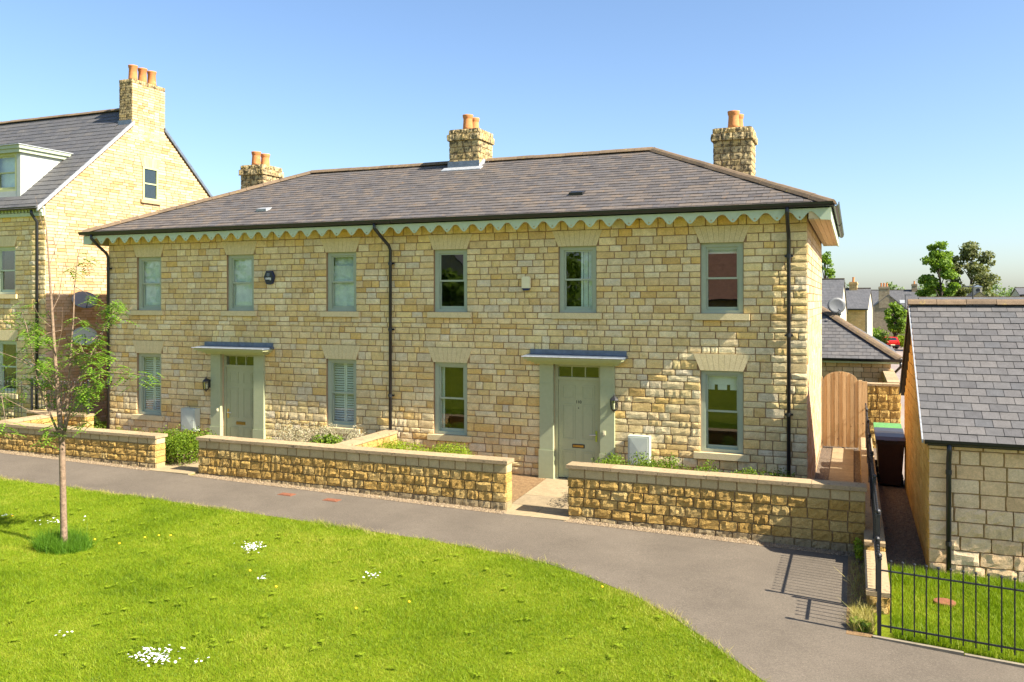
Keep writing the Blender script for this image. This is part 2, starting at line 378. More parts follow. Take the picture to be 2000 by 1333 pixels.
# ------------------------------------------------------------------ stones
def stone_variants(n, nx, ny, amp, edge=.35, seed=1, back=.03, out=.03):
    rg = np.random.default_rng(seed); res = []
    for _ in range(n):
        vs = []
        tilt = rg.normal(0, .35, 2)
        for j in range(ny+1):
            for i in range(nx+1):
                x, z = i/nx, j/ny
                bx_, bz_ = i in (0, nx), j in (0, ny)
                jx = rg.uniform(-.25, .25)/nx if not bx_ else (rg.uniform(0, .035) if i == 0 else -rg.uniform(0, .035))
                jz = rg.uniform(-.25, .25)/ny if not bz_ else (rg.uniform(0, .05) if j == 0 else -rg.uniform(0, .05))
                if bx_ and bz_: jx *= 1.6; jz *= 1.6
                d = amp*(.35+.75*rg.random())+amp*(tilt[0]*(x-.5)+tilt[1]*(z-.5))
                if bx_ or bz_: d = amp*edge*(.35+.65*rg.random())
                vs.append((x+jx, -max(0, d), z+jz))
        for x, z in ((0, 0), (1, 0), (1, 1), (0, 1)): vs.append((x, back, z))
        I = lambda i, j: j*(nx+1)+i
        B = (nx+1)*(ny+1); fs = []
        for j in range(ny):
            for i in range(nx): fs.append((I(i, j), I(i+1, j), I(i+1, j+1), I(i, j+1)))
        fs.append(tuple([I(i, 0) for i in range(nx, -1, -1)]+[B, B+1]))
        fs.append(tuple([I(i, ny) for i in range(nx+1)]+[B+2, B+3]))
        fs.append(tuple([I(0, j) for j in range(ny+1)]+[B+3, B]))
        fs.append(tuple([I(nx, j) for j in range(ny, -1, -1)]+[B+1, B+2]))
        res.append((np.array(vs), fs))
    return res
VAR = {'rock': stone_variants(20, 5, 3, .031, .8, 3), 'face': stone_variants(16, 4, 3, .015, .42, 5),
       'smooth': stone_variants(8, 3, 2, .006, .4, 9), 'thin': stone_variants(8, 3, 1, .008, .5, 11)}
VMESH = {}
def vmesh(kind, k, material):
    key = (kind, k, material)
    if key not in VMESH:
        v, f = VAR[kind][k]; me = bpy.data.meshes.new('stone'); me.from_pydata(v.tolist(), [], f); me.materials.append(MATS[material]); VMESH[key] = me
    return VMESH[key]
def courses(zs, h0, h1, rg):
    """course heights that hit each level of zs"""
    out = [zs[0]]
    for a, b in zip(zs[:-1], zs[1:]):
        n = max(1, round((b-a)/((h0+h1)/2))); ws = rg.uniform(h0, h1, n); ws = ws/ws.sum()*(b-a); z = a
        for w_ in ws[:-1]: z += w_; out.append(z)
        out.append(b)
    return out
def layout(x0, x1, zs, holes, l0, l1, rg, joint=.012, clip=None):
    rects = []
    for a, b in zip(zs[:-1], zs[1:]):
        iv = [(x0, x1)] if clip is None else [clip(a, b)]
        for hx0, hx1, hz0, hz1 in holes:
            if hz0 < b-.02 and hz1 > a+.02:
                nv = []
                for p, q in iv:
                    if hx1 <= p or hx0 >= q: nv.append((p, q)); continue
                    if hx0 > p: nv.append((p, hx0))
                    if hx1 < q: nv.append((hx1, q))
                iv = nv
        for p, q in iv:
            if q-p < .03: continue
            L = q-p; n = max(1, round(L/((l0+l1)/2))); ws = rg.uniform(l0, l1, n); ws = ws/ws.sum()*L; x = p
            for w_ in ws:
                rects.append((x+joint/2, x+w_-joint/2, a+joint/2, b-joint/2)); x += w_
    return rects
def lay_stones(jobs, parent, limit=300, name='stone', stuff='stones'):
    """jobs: (rect, origin, angle, variant kind, material); the largest in view become objects"""
    items = []
    for rect, org, ang, kind, material in jobs:
        c, s = math.cos(ang), math.sin(ang)
        mx_ = (rect[0]+rect[1])/2; mz = (rect[2]+rect[3])/2
        p = (org[0]+c*mx_, org[1]+s*mx_, org[2]+mz)
        px, py, d = project(p)
        vis = d > 0 and -20 < px < 2020 and -20 < py < 1353
        nrm = Vector((s, -c)); to = Vector((-p[0], -D0-p[1])).normalized()
        area = (rect[1]-rect[0])*(rect[3]-rect[2])/max(1, d*d)*max(0, nrm.dot(to)) if vis else 0
        items.append((area, rect, org, ang, kind, material))
    items.sort(key=lambda t: -t[0])
    left = {}
    for i, (area, rect, org, ang, kind, material) in enumerate(items):
        k = random.randrange(len(VAR[kind])); W, H = rect[1]-rect[0], rect[3]-rect[2]
        c, s = math.cos(ang), math.sin(ang)
        loc = Vector((org[0]+c*rect[0], org[1]+s*rect[0], org[2]+rect[2]))
        pd = random.uniform(.75, 1.15)
        if i < limit and area > 0:
            M = Matrix.Rotation(ang, 4, 'Z') @ Matrix.Diagonal((W, pd, H, 1))
            place(name, vmesh(kind, k, material), loc, parent, M)
        else:
            mb = left.setdefault(material, MB())
            v, f = VAR[kind][k]
            X = v[:, 0]*W; Y = v[:, 1]*pd
            mb.add(np.stack([loc.x+c*X-s*Y, loc.y+s*X+c*Y, loc.z+v[:, 2]*H], 1).tolist(), f)
    for material, mb in left.items():
        o = mb.build(stuff, material, parent); o['kind'] = 'stuff'

# ------------------------------------------------------------------ roof slates
def slate_mesh(w_, g, material, t=.010):
    me = bpy.data.meshes.new('slate')
    v = [(0, 0, .006), (w_, 0, .006), (w_, g, 0), (0, g, 0), (0, 0, .006+t), (w_, 0, .006+t), (w_, g, .002), (0, g, .002)]
    me.from_pydata(v, [], [(3, 2, 1, 0), (4, 5, 6, 7), (0, 1, 5, 4), (1, 2, 6, 5), (2, 3, 7, 6), (3, 0, 4, 7)]); me.materials.append(MATS[material]); return me
def slates(parent, P0, e, u, length, s0, s1, gauge, width, material, limit, holes=()):
    """P0 eave start, e along the eave, u up the slope, s0/s1 the ends at slope distance d"""
    e, u, P0 = Vector(e).normalized(), Vector(u).normalized(), Vector(P0); nrm = e.cross(u).normalized()
    lap = gauge*1.25; me = slate_mesh(width-.007, lap, material); items = []; mb = MB()
    rows = int(math.ceil(length/gauge)); ph = 0
    R = Matrix(((e.x, u.x, nrm.x), (e.y, u.y, nrm.y), (e.z, u.z, nrm.z))).to_4x4()
    for k in range(rows):
        d = k*gauge; d2 = min(length, d+lap); a0, a1 = s0(d), s1(d); b0, b1 = s0(d2), s1(d2)
        x = math.floor((min(a0, b0))/width)*width-(width/2 if k % 2 else 0)
        while x < a1:
            xl, xr = x, x+width-.005
            if any(h[0] < xl+width/2 < h[1] and h[2] < d < h[3] for h in holes): x += width; continue
            L0, L1 = max(xl, a0), min(xr, a1); U0, U1 = max(xl, b0), min(xr, b1)
            if L1-L0 > .02:
                full = L0 == xl and L1 == xr and U0 == xl and U1 == xr and d2 == d+lap
                p = P0+e*xl+u*d
                if full:
                    px, py, dd = project(p); vis = dd > 0 and 0 < px < 2000 and 0 < py < 1333
                    to = (Vector((0, -D0, EYE))-p).normalized()
                    items.append((max(0, nrm.dot(to))/(dd*dd) if vis else 0, p))
                else:
                    if U1 <= U0: U0 = U1 = (max(U0, min(L1, U0)))
                    j = random.uniform(0, .003)
                    q = lambda s_, dd_, h: P0+e*s_+u*dd_+nrm*(h+j)
                    mb.add([q(L0, d, .006), q(L1, d, .006), q(U1, d2, 0), q(U0, d2, 0), q(L0, d, .016), q(L1, d, .016), q(U1, d2, .002), q(U0, d2, .002)],
                           [(3, 2, 1, 0), (4, 5, 6, 7), (0, 1, 5, 4), (1, 2, 6, 5), (2, 3, 7, 6), (3, 0, 4, 7)])
            x += width
    items.sort(key=lambda t: -t[0])
    base = [v.co.copy() for v in me.vertices]; bf = [tuple(p.vertices) for p in me.polygons]
    for i, (a, p) in enumerate(items):
        j = nrm*random.uniform(0, .004); rot = Matrix.Rotation(random.uniform(-.006, .006), 4, 'X')
        if i < limit and a > 0: place('slate', me, p+j, parent, R @ rot)
        else:
            M = R @ rot; mb.add([M @ v+p+j for v in base], bf)
    if mb.v:
        o = mb.build('slates', material, parent); o['kind'] = 'stuff'
def ridge_tiles(parent, A, B, material='ridge_clay', name='ridge_tile', r=.115, L=.45, drop=.055):
    A, B = Vector(A), Vector(B); d = (B-A); n_ = max(1, round(d.length/L)); L = d.length/n_; d.normalize()
    side = d.cross(Vector((0, 0, 1))).normalized(); up = side.cross(d).normalized()
    prof = [(-r*1.15, -drop), (-r*.75, .0), (-r*.3, .032), (r*.3, .032), (r*.75, .0), (r*1.15, -drop), (r*.95, -drop-.012), (0, .0), (-r*.95, -drop-.012)]
    mb = MB(); mb.prism([(x, 0, z) for x, z in prof], (0, L-.008, 0))
    me = bpy.data.meshes.new(name); me.from_pydata(mb.v, [], mb.f); me.materials.append(MATS[material])
    R = Matrix(((side.x, d.x, up.x), (side.y, d.y, up.y), (side.z, d.z, up.z))).to_4x4()
    for i in range(n_):
        place(name, me, A+d*(i*L)+up*random.uniform(-.004, .006), parent, R @ Matrix.Rotation(random.uniform(-.01, .01), 4, 'Y'))
        if i < n_-1:
            pass

# ------------------------------------------------------------------ leaves
def leaf_cloud(blobs, n, size, rg=RNG, flat=0.0, shell=.55, aspect=1.0):
    """blobs (cx,cy,cz,rx,ry,rz): small quads spread through ellipsoids -> verts, faces"""
    bl = np.array(blobs, float); vol = (bl[:, 3]*bl[:, 4]*bl[:, 5])**(2/3.); cnt = np.maximum(1, (n*vol/vol.sum())).astype(int)
    idx = np.repeat(np.arange(len(bl)), cnt); N = len(idx)
    d = rg.normal(size=(N, 3)); d /= np.linalg.norm(d, axis=1)[:, None]
    r = shell+(1-shell)*rg.random(N)**.7; r = np.where(rg.random(N) < .25, rg.random(N), r)
    c = bl[idx, :3]+d*bl[idx, 3:]*r[:, None]*(1+rg.normal(0, .08, N))[:, None]
    nr = d+rg.normal(0, .7, (N, 3)); nr[:, 2] += flat; nr /= np.linalg.norm(nr, axis=1)[:, None]
    a = np.cross(nr, rg.normal(size=(N, 3))); a /= np.linalg.norm(a, axis=1)[:, None]; b_ = np.cross(nr, a)
    s = size*rg.uniform(.6, 1.3, N)[:, None]
    V = np.stack([c-a*s*.5*aspect, c-b_*s*.5, c+a*s*.5*aspect, c+b_*s*.5], 1).reshape(-1, 3)
    return V, np.arange(N*4).reshape(-1, 4)
def plant(name, label, cat, blobs, n, size, material, stem=None, group=None, part='foliage', **kw):
    bl = np.array(blobs, float); z0 = min(b_[2]-b_[5] for b_ in blobs); cx, cy = bl[:, 0].mean(), bl[:, 1].mean()
    root = thing(name, label, cat, (cx, cy, G(cx, cy)), group)
    V, Fc = leaf_cloud(blobs, n, size, **kw); big_mesh(part, V, Fc, material, root)
    mb = MB()
    for b_ in blobs: mb.tube([(cx*.3+b_[0]*.7, cy*.3+b_[1]*.7, G(b_[0], b_[1])-.02), (b_[0], b_[1], b_[2])], [.02, .006], 5)
    mb.build('stem', 'bark', root)
    return root
def broad_tree(name, label, X, Y, z0, h, rx, mat_l, n, size, seed, trunk=.12, crown_from=.3, mat_b='dark_bark', group=None, lean=0, gap=.0):
    rg = np.random.default_rng(seed); rnd = random.Random(seed)
    root = thing(name, label, 'tree', (X, Y, z0), group)
    mb = MB(); top = Vector((X+lean, Y, z0+h*.9))
    mb.tube([(X, Y, z0-.2), (X+lean*.2, Y, z0+h*.3), (X+lean*.6, Y, z0+h*.62), top], [trunk*1.2, trunk*.8, trunk*.5, trunk*.12], 7); mb.build('trunk', mat_b, root)
    bm_ = MB(); blobs = []
    for i in range(16):
        t = crown_from+(1-crown_from)*(i+.5)/16; a = i*2.4+rnd.uniform(-.4, .4)
        env = math.sin(PI*min(1, max(.12, (t-crown_from)/(1-crown_from)*.85+.15)))**.7
        rr = rx*env*rnd.uniform(.45, .9)
        p = Vector((X+lean*t+math.cos(a)*rr, Y+math.sin(a)*rr, z0+h*t*.97)); q = Vector((X+lean*t*.8, Y, z0+h*max(.15, t-.2)))
        bm_.tube([q, q.lerp(p, .5)+Vector((0, 0, h*.02)), p], [trunk*.4, trunk*.22, trunk*.07], 5)
        for k in range(3):
            s_ = rx*rnd.uniform(.24, .44)
            blobs.append((p.x+rnd.uniform(-.25, .25)*rx, p.y+rnd.uniform(-.25, .25)*rx, p.z+rnd.uniform(-.08, .06)*h, s_, s_, s_*rnd.uniform(.5, .8)))
    bm_.build('branches', mat_b, root)
    V, Fc = leaf_cloud(blobs, n, size, rg, .3, .4); big_mesh('crown', V, Fc, mat_l, root)
    return root

# ================================================================== THE SETTING
EDGE = [(-80, -4.5)]+[gp(*p) for p in [(0, 935), (150, 955), (330, 980), (500, 1005), (700, 1035), (830, 1055), (1000, 1085), (1100, 1110), (1180, 1140), (1250, 1170), (1320, 1210), (1380, 1250), (1430, 1290), (1500, 1333)]]+[(-.2, -8.3), (.6, -9.6), (2.2, -11.6), (6, -15), (14, -20), (40, -34)]
EX = np.array([p[0] for p in EDGE]); EY = np.array([p[1] for p in EDGE])
def edge_y(X): return np.interp(X, EX, EY)
xs = [-900, -60, -30, -20, -10, 0, 10, 40, 900]; ys = [-900, -60, -20, -5, 2, 14, 105, 400, 1500]
v = [(x, y, G(x, y)) for y in ys for x in xs]; k = len(xs)
mb = MB(); mb.add(v, [(j*k+i, j*k+i+1, (j+1)*k+i+1, (j+1)*k+i) for j in range(len(ys)-1) for i in range(k-1)])
tag(mb.build('ground', 'lawn'), kind='structure')
# footpath
mb = MB(); pts = []
for x in np.concatenate([np.linspace(-80, -20, 8), np.linspace(-19, 2, 43), np.linspace(3, 40, 12)]):
    top = -2.60 if x <= -.08 else (-5.83 - (.135*(x-.2) if x > .2 else 0))
    pts.append((x, float(edge_y(x)), top))
pts2 = []
for p in pts:
    pts2.append(p)
pts2 = [p for p in pts2 if p[0] <= -.08]+[(-.08, float(edge_y(-.08)), -2.60), (-.079, float(edge_y(-.079)), -5.83), (.2, float(edge_y(.2)), -5.83)]+[p for p in pts2 if p[0] > .2]
pts2 = sorted(set(pts2))
vs = []; fs = []
for x, a, b_ in pts2: vs += [(x, a, G(x)+.006), (x, b_, G(x)+.006)]
for i in range(len(pts2)-1): fs.append((2*i, 2*i+2, 2*i+3, 2*i+1))
MBp = MB(); MBp.add(vs, fs); tag(MBp.build('footpath', 'asphalt'), kind='structure')
# concrete edging of the path by the railing
mb = MB()
for i in range(14):
    x0 = .2+i*.915; y0 = -5.83-.135*(x0-.2); y1 = -5.83-.135*(x0+.90-.2)
    mb.prism([(x0, y0, G(x0)-.1), (x0+.905, y1, G(x0)-.1), (x0+.905, y1+.05, G(x0)-.1), (x0, y0+.05, G(x0)-.1)], (0, 0, .125))
tag(mb.build('path_edging', 'kerb_concrete'), kind='structure')
# front gardens, soil
mb = MB()
for x0, x1 in ((-18.7, -13.86), (-12.71, -9.5), (-9.25, -5.79), (-4.51, -.80)):
    for a, b_ in ((-2.40, -1.1), (-1.1, .02)):
        q = lambda x, y: max(G(x)+.012, G(x)+.012+(.02-max(G(x), -.1)+.05)*0+max(0, (y+2.4)/2.4*(-.03-G(x))))
        mb.add([(x0, a, q(x0, a)), (x1, a, q(x1, a)), (x1, b_, q(x1, b_)), (x0, b_, q(x0, b_))], [(0, 1, 2, 3)])
tag(mb.build('garden_soil', 'soil'), kind='structure')

# door paths with slabs
def slab_path(x0, x1, y0, y1, zf, nx, ny, skew=0.0):
    root = tag(MB().prism([(x0, y0, zf(y0)-.03), (x1, y0, zf(y0)-.03), (x1, y1, zf(y1)-.03), (x0, y1, zf(y1)-.03)], (0, 0, -.2)).build('door_path', 'mortar'), kind='structure')
    for j in range(ny):
        a, b_ = y0+(y1-y0)*j/ny+.004, y0+(y1-y0)*(j+1)/ny-.004
        for i in range(nx):
            p, q = x0+(x1-x0)*i/nx+.004, x0+(x1-x0)*(i+1)/nx-.004
            MB().prism([(p, a, zf(a)-.032), (q, a, zf(a)-.032), (q, b_, zf(b_)-.032), (p, b_, zf(b_)-.032)], (0, 0, .034+random.uniform(0, .004))).build('paving_slab', 'paving', root)
    return root
slab_path(-5.78, -4.52, -2.62, -.10, lambda y: -.135+(y+2.62)/2.5*.12, 2, 4)
slab_path(-13.85, -12.72, -2.62, -.10, lambda y: .02+(y+2.62)/2.5*.0, 2, 4)
slab_path(-.50, .0, -2.1, 7.0, lambda y: -.20, 1, 12)

def pebbles(name, x0, x1, y0, y1, n, size, material, zf=None):
    zf = zf or (lambda x, y: G(x, y)+.006)
    base = np.array([(1, 0, 0), (-.5, .87, 0), (-.5, -.87, 0), (.1, .1, .8)]); fi = np.array([(0, 1, 3), (1, 2, 3), (2, 0, 3)])
    rg = np.random.default_rng(n); P = np.stack([rg.uniform(x0, x1, n), rg.uniform(y0, y1, n)], 1)
    V = []; s = size*rg.uniform(.5, 1.4, n); a = rg.uniform(0, 6.28, n)
    c, sn = np.cos(a), np.sin(a)
    jit = 1+rg.normal(0, .25, (n, 4, 3)); B = base[None]*jit*s[:, None, None]
    z = np.array([zf(p[0], p[1]) for p in P])
    V = np.stack([P[:, 0, None]+B[:, :, 0]*c[:, None]-B[:, :, 1]*sn[:, None], P[:, 1, None]+B[:, :, 0]*sn[:, None]+B[:, :, 1]*c[:, None], z[:, None]+B[:, :, 2]], 2).reshape(-1, 3)
    Fc = (np.arange(n)[:, None, None]*4+fi[None]).reshape(-1, 3)
    return big_mesh(name, V, Fc, material, None, False, 'stuff')
for i, (a, b_) in enumerate(((-19.2, -13.76), (-12.64, -5.68), (-4.56, .10))):
    tag(pebbles('gravel', a, b_, -2.66, -2.44, int((b_-a)*380), .018, 'pebble'), ['pale gravel strip at the foot of the left garden wall', 'pale gravel strip at the foot of the middle garden wall', 'pale gravel strip at the foot of the right garden wall'][i], 'gravel')
mb = MB()
for x0, x1 in ((-20, -13.76), (-12.64, -5.68), (-4.56, -.09)):
    mb.add([(x0, -2.68, G(x0)+.010), (x1, -2.68, G(x1)+.010), (x1, -2.40, G(x1)+.010), (x0, -2.40, G(x0)+.010)], [(0, 1, 2, 3)])
tag(mb.build('gravel_bed', 'gravel_base'), kind='structure')
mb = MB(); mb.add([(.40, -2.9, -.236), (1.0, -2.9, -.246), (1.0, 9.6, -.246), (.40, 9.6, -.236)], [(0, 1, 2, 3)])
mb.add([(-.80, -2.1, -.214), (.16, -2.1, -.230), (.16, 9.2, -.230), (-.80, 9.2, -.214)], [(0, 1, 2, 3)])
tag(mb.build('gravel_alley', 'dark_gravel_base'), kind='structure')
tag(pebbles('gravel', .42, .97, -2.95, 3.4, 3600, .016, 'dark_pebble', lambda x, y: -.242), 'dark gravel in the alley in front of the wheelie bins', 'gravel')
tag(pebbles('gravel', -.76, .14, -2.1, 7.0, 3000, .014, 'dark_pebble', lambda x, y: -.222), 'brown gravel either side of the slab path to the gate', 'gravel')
# lane and street behind
mb = MB()
for a, b_ in ((3.2, 14), (14, 105), (105, 240)):
    mb.add([(1.001, a, G(1.0, a)+.01), (7.6, a, G(7.6, a)+.01), (7.6, b_, G(7.6, b_)+.01), (1.001, b_, G(1.0, b_)+.01)], [(0, 1, 2, 3)])
tag(mb.build('street', 'road_far'), kind='structure')

# ================================================================== THE HOUSE
XL, XR, DEP = -17.78, -.78, 7.3
house = thing('stone_house', 'pair of joined yellow stone houses with hipped slate roof and scalloped green eaves', 'house', ((XL+XR)/2, DEP/2, -.1))
UP = [-16.43, -13.585, -10.75, -8.005, -5.16, -2.31]; WW = .79
LOW = [-16.43, -10.75, -8.005, -2.31]; DOORS = [-13.63, -5.16]
ZU0, ZU1, ZL0, ZL1 = 3.35, 4.69, .72, 2.27
holes = [(c-WW/2, c+WW/2, ZU0, ZU1) for c in UP]+[(c-WW/2, c+WW/2, ZL0, ZL1) for c in LOW]+[(c-.56, c+.56, -.3, 2.33) for c in DOORS]
stone_holes = holes+[(c-.52, c+.52, ZU0-.125, ZU0) for c in UP]+[(c-.52, c+.52, ZL0-.14, ZL0) for c in LOW]+[(c-.45, c+.45, ZU1, ZU1+.32) for c in UP]+[(c-.45, c+.45, ZL1, ZL1+.32) for c in LOW]+[(c-.73, c+.73, -.3, 2.33) for c in DOORS]
def wall_slab(x0, x1, z0, z1, hs, thick, y0=0.0):
    """slab of boxes round rectangular openings, in the plane y0..y0+thick"""
    zc = sorted({z0, z1}|{h[2] for h in hs if z0 < h[2] < z1}|{h[3] for h in hs if z0 < h[3] < z1}); mb = MB()
    for a, b_ in zip(zc[:-1], zc[1:]):
        iv = [(x0, x1)]
        for h in hs:
            if h[2] < b_-1e-6 and h[3] > a+1e-6:
                nv = []
                for p, q in iv:
                    if h[1] <= p or h[0] >= q: nv.append((p, q)); continue
                    if h[0] > p: nv.append((p, h[0]))
                    if h[1] < q: nv.append((h[1], q))
                iv = nv
        for p, q in iv: mb.box(p, q, y0, y0+thick, a, b_)
    return mb
fw = wall_slab(XL+.02, XR-.02, -.35, 5.22, holes, .30, .012).build('front_wall', 'mortar', house)
rg = np.random.default_rng(21)
zs = courses([-.30, .0, ZL0-.14, ZL0, ZL1, ZL1+.32, ZU0-.125, ZU0, ZU1, ZU1+.32, 5.20], .10, .175, rg)
jobs = [(r_, (0, 0, 0), 0.0, 'face', 'house_stone') for r_ in layout(XL, XR, zs, stone_holes, .13, .41, rg)]
lay_stones(jobs, fw, 300)
# side and rear walls
sw = MB().box(XR-.32, XR-.012, .313, DEP, -.35, 5.22).box(XL+.012, XL+.32, .313, DEP, -.35, 5.22).box(XL+.321, XR-.321, DEP-.3, DEP-.01, -.35, 5.22).build('side_wall', 'mortar', house)
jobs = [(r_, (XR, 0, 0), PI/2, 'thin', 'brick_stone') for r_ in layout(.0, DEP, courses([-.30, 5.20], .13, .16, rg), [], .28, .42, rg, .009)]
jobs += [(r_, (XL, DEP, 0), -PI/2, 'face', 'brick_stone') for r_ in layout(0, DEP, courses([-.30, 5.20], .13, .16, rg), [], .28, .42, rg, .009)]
lay_stones(jobs, sw, 0)
BOX('floor_slab', 'interior', house, XL+.33, XR-.33, .33, DEP-.31, 2.62, 2.80)
BOX('party_wall', 'interior', house, -9.5, -9.28, .32, DEP-.31, -.3, 5.2)
BOX('ground_floor', 'interior', house, XL+.33, XR-.33, .33, DEP-.31, -.3, -.02)
BOX('partition_wall', 'interior', house, XL+.33, -9.51, 2.6, 2.7, -.01, 5.15)
BOX('partition_wall', 'interior', house, -9.27, XR-.33, 2.6, 2.7, -.01, 5.15)
# lintels of wedge stones, sills
def lintel(parent, c, z, bot=.80, top=1.06, h=.315, n_=9, y=-.024, material='lintel_stone'):
    back = MB().prism([(c-bot/2+.01, y+.012, z+.006), (c+bot/2-.01, y+.012, z+.006), (c+top/2-.01, y+.012, z+h-.004), (c-top/2+.01, y+.012, z+h-.004)], (0, .055, 0)).build('lintel', 'pale_mortar', parent)
    for i in range(n_):
        g_ = .0022; f0, f1 = i/n_, (i+1)/n_
        x0, x1, x2, x3 = c-bot/2+bot*f0+g_, c-bot/2+bot*f1-g_, c-top/2+top*f1-g_, c-top/2+top*f0+g_
        MB().prism([(x0, y, z), (x1, y, z), (x2, y, z+h), (x3, y, z+h)], (0, .03, 0)).build('lintel_stone', 'lintel_stone', back)
for c in UP: lintel(house, c, ZU1)
for c in LOW: lintel(house, c, ZL1)
# sash windows
def sash_window(parent, c, z0, z1, w_, y=.055, split=.5, fmat='frame_green', ang=None, sill=True, name='window', smat='lintel_stone'):
    x0, x1 = c-w_/2+.003, c+w_/2-.003
    fb = MB(); t = .075
    fb.box(x0, x0+t, y, y+.11, z0, z1).box(x1-t, x1, y, y+.11, z0, z1).box(x0+t, x1-t, y, y+.11, z1-t, z1).box(x0+t, x1-t, y, y+.11, z0, z0+t*.8)
    fb.box(x0+t, x0+t+.018, y+.012, y+.04, z0+t*.8, z1-t).box(x1-t-.018, x1-t, y+.012, y+.04, z0+t*.8, z1-t)
    win = fb.build(name, fmat, parent)
    zm = z0+(z1-z0)*split; a, b_ = x0+t, x1-t
    up = MB().box(a+.019, a+.05, y+.035, y+.065, zm-.018, z1-t).box(b_-.05, b_-.019, y+.035, y+.065, zm-.018, z1-t).box(a+.05, b_-.05, y+.035, y+.065, z1-t-.035, z1-t).box(a+.05, b_-.05, y+.035, y+.065, zm-.018, zm+.018).build('upper_sash', fmat, win)
    lo = MB().box(a+.003, a+.045, y+.068, y+.10, z0+t*.8, zm+.015).box(b_-.045, b_-.003, y+.068, y+.10, z0+t*.8, zm+.015).box(a+.045, b_-.045, y+.068, y+.10, z0+t*.8, z0+t*.8+.065).box(a+.045, b_-.045, y+.068, y+.10, zm-.015, zm+.015).build('lower_sash', fmat, win)
    MB().box(a+.048, b_-.048, y+.048, y+.052, zm+.016, z1-t-.033).build('pane', 'glass', win)
    MB().box(a+.043, b_-.043, y+.082, y+.086, z0+t*.8+.063, zm-.013).build('pane', 'glass', win)
    if sill: MB().box(c-.515, c+.515, -.075, .10, z0-.122, z0-.004).build('sill', smat, parent)
    return win
def blind_panel(win, c, z0, z1, w_, y, material='blind_white', name='blind'):
    return MB().box(c-w_/2, c+w_/2, y, y+.008, z0, z1).build(name, material, win)
def shutters(win, c, z0, z1, w_, y):
    mb = MB(); n_ = int((z1-z0)/.058)
    for s_ in (-1, 1):
        a, b_ = (c-w_/2, c-.006) if s_ < 0 else (c+.006, c+w_/2)
        mb.box(a, a+.03, y, y+.02, z0, z1).box(b_-.03, b_, y, y+.02, z0, z1).box(a+.03, b_-.03, y, y+.02, z0, z0+.04).box(a+.03, b_-.03, y, y+.02, z1-.04, z1)
        for i in range(n_):
            z = z0+.05+i*(z1-z0-.1)/n_; p = [(a+.03, y-.012, z), (a+.03, y+.028, z+.030), (a+.03, y+.031, z+.036), (a+.03, y-.009, z+.006)]
            mb.prism(p, (b_-a-.06, 0, 0))
    mb.build('shutter', 'blind_white', win)
for i, c in enumerate(UP):
    wn = sash_window(house, c, ZU0, ZU1, WW)
    if i in (0, 1): blind_panel(wn, c, ZU0+.05, ZU1-.05, .66, .172, 'net_curtain', 'net_curtain')
    if i == 2: blind_panel(wn, c, ZU0+.05, ZU1-.30, .66, .172, 'net_curtain', 'net_curtain'); blind_panel(wn, c, ZU1-.298, ZU1-.02, .66, .245, 'net_curtain', 'net_curtain')
    if i == 4:
        mb = MB()
        for k in range(7): mb.box(c+.02+k*.05, c+.063+k*.05, .20+(k % 2)*.02, .215+(k % 2)*.02, ZU0+.02, ZU1-.1)
        mb.build('curtain', 'net_curtain', wn)
    if i == 5: blind_panel(wn, c, ZU1-.20, ZU1-.05, .66, .20)
for i, c in enumerate(LOW):
    wn = sash_window(house, c, ZL0, ZL1, WW)
    if i in (0, 1): shutters(wn, c, ZL0+.05, ZL1-.06, .66, .185)
    if i == 3:
        mb = MB().box(c-.33, c+.33, .205, .215, ZL1-.28, ZL1-.06)
        for k in range(3): mb.box(c-.33+k*.23, c-.33+k*.23+.17, .206, .214, ZL1-.38, ZL1-.281)
        mb.build('blind', 'blind_white', wn)
    if i == 2:
        mb = MB()
        for k in range(3): mb.box(c-.33+k*.035, c-.30+k*.035, .20+(k % 2)*.02, .215+(k % 2)*.02, ZL0+.02, ZL1-.05)
        mb.build('curtain', 'net_curtain', wn)
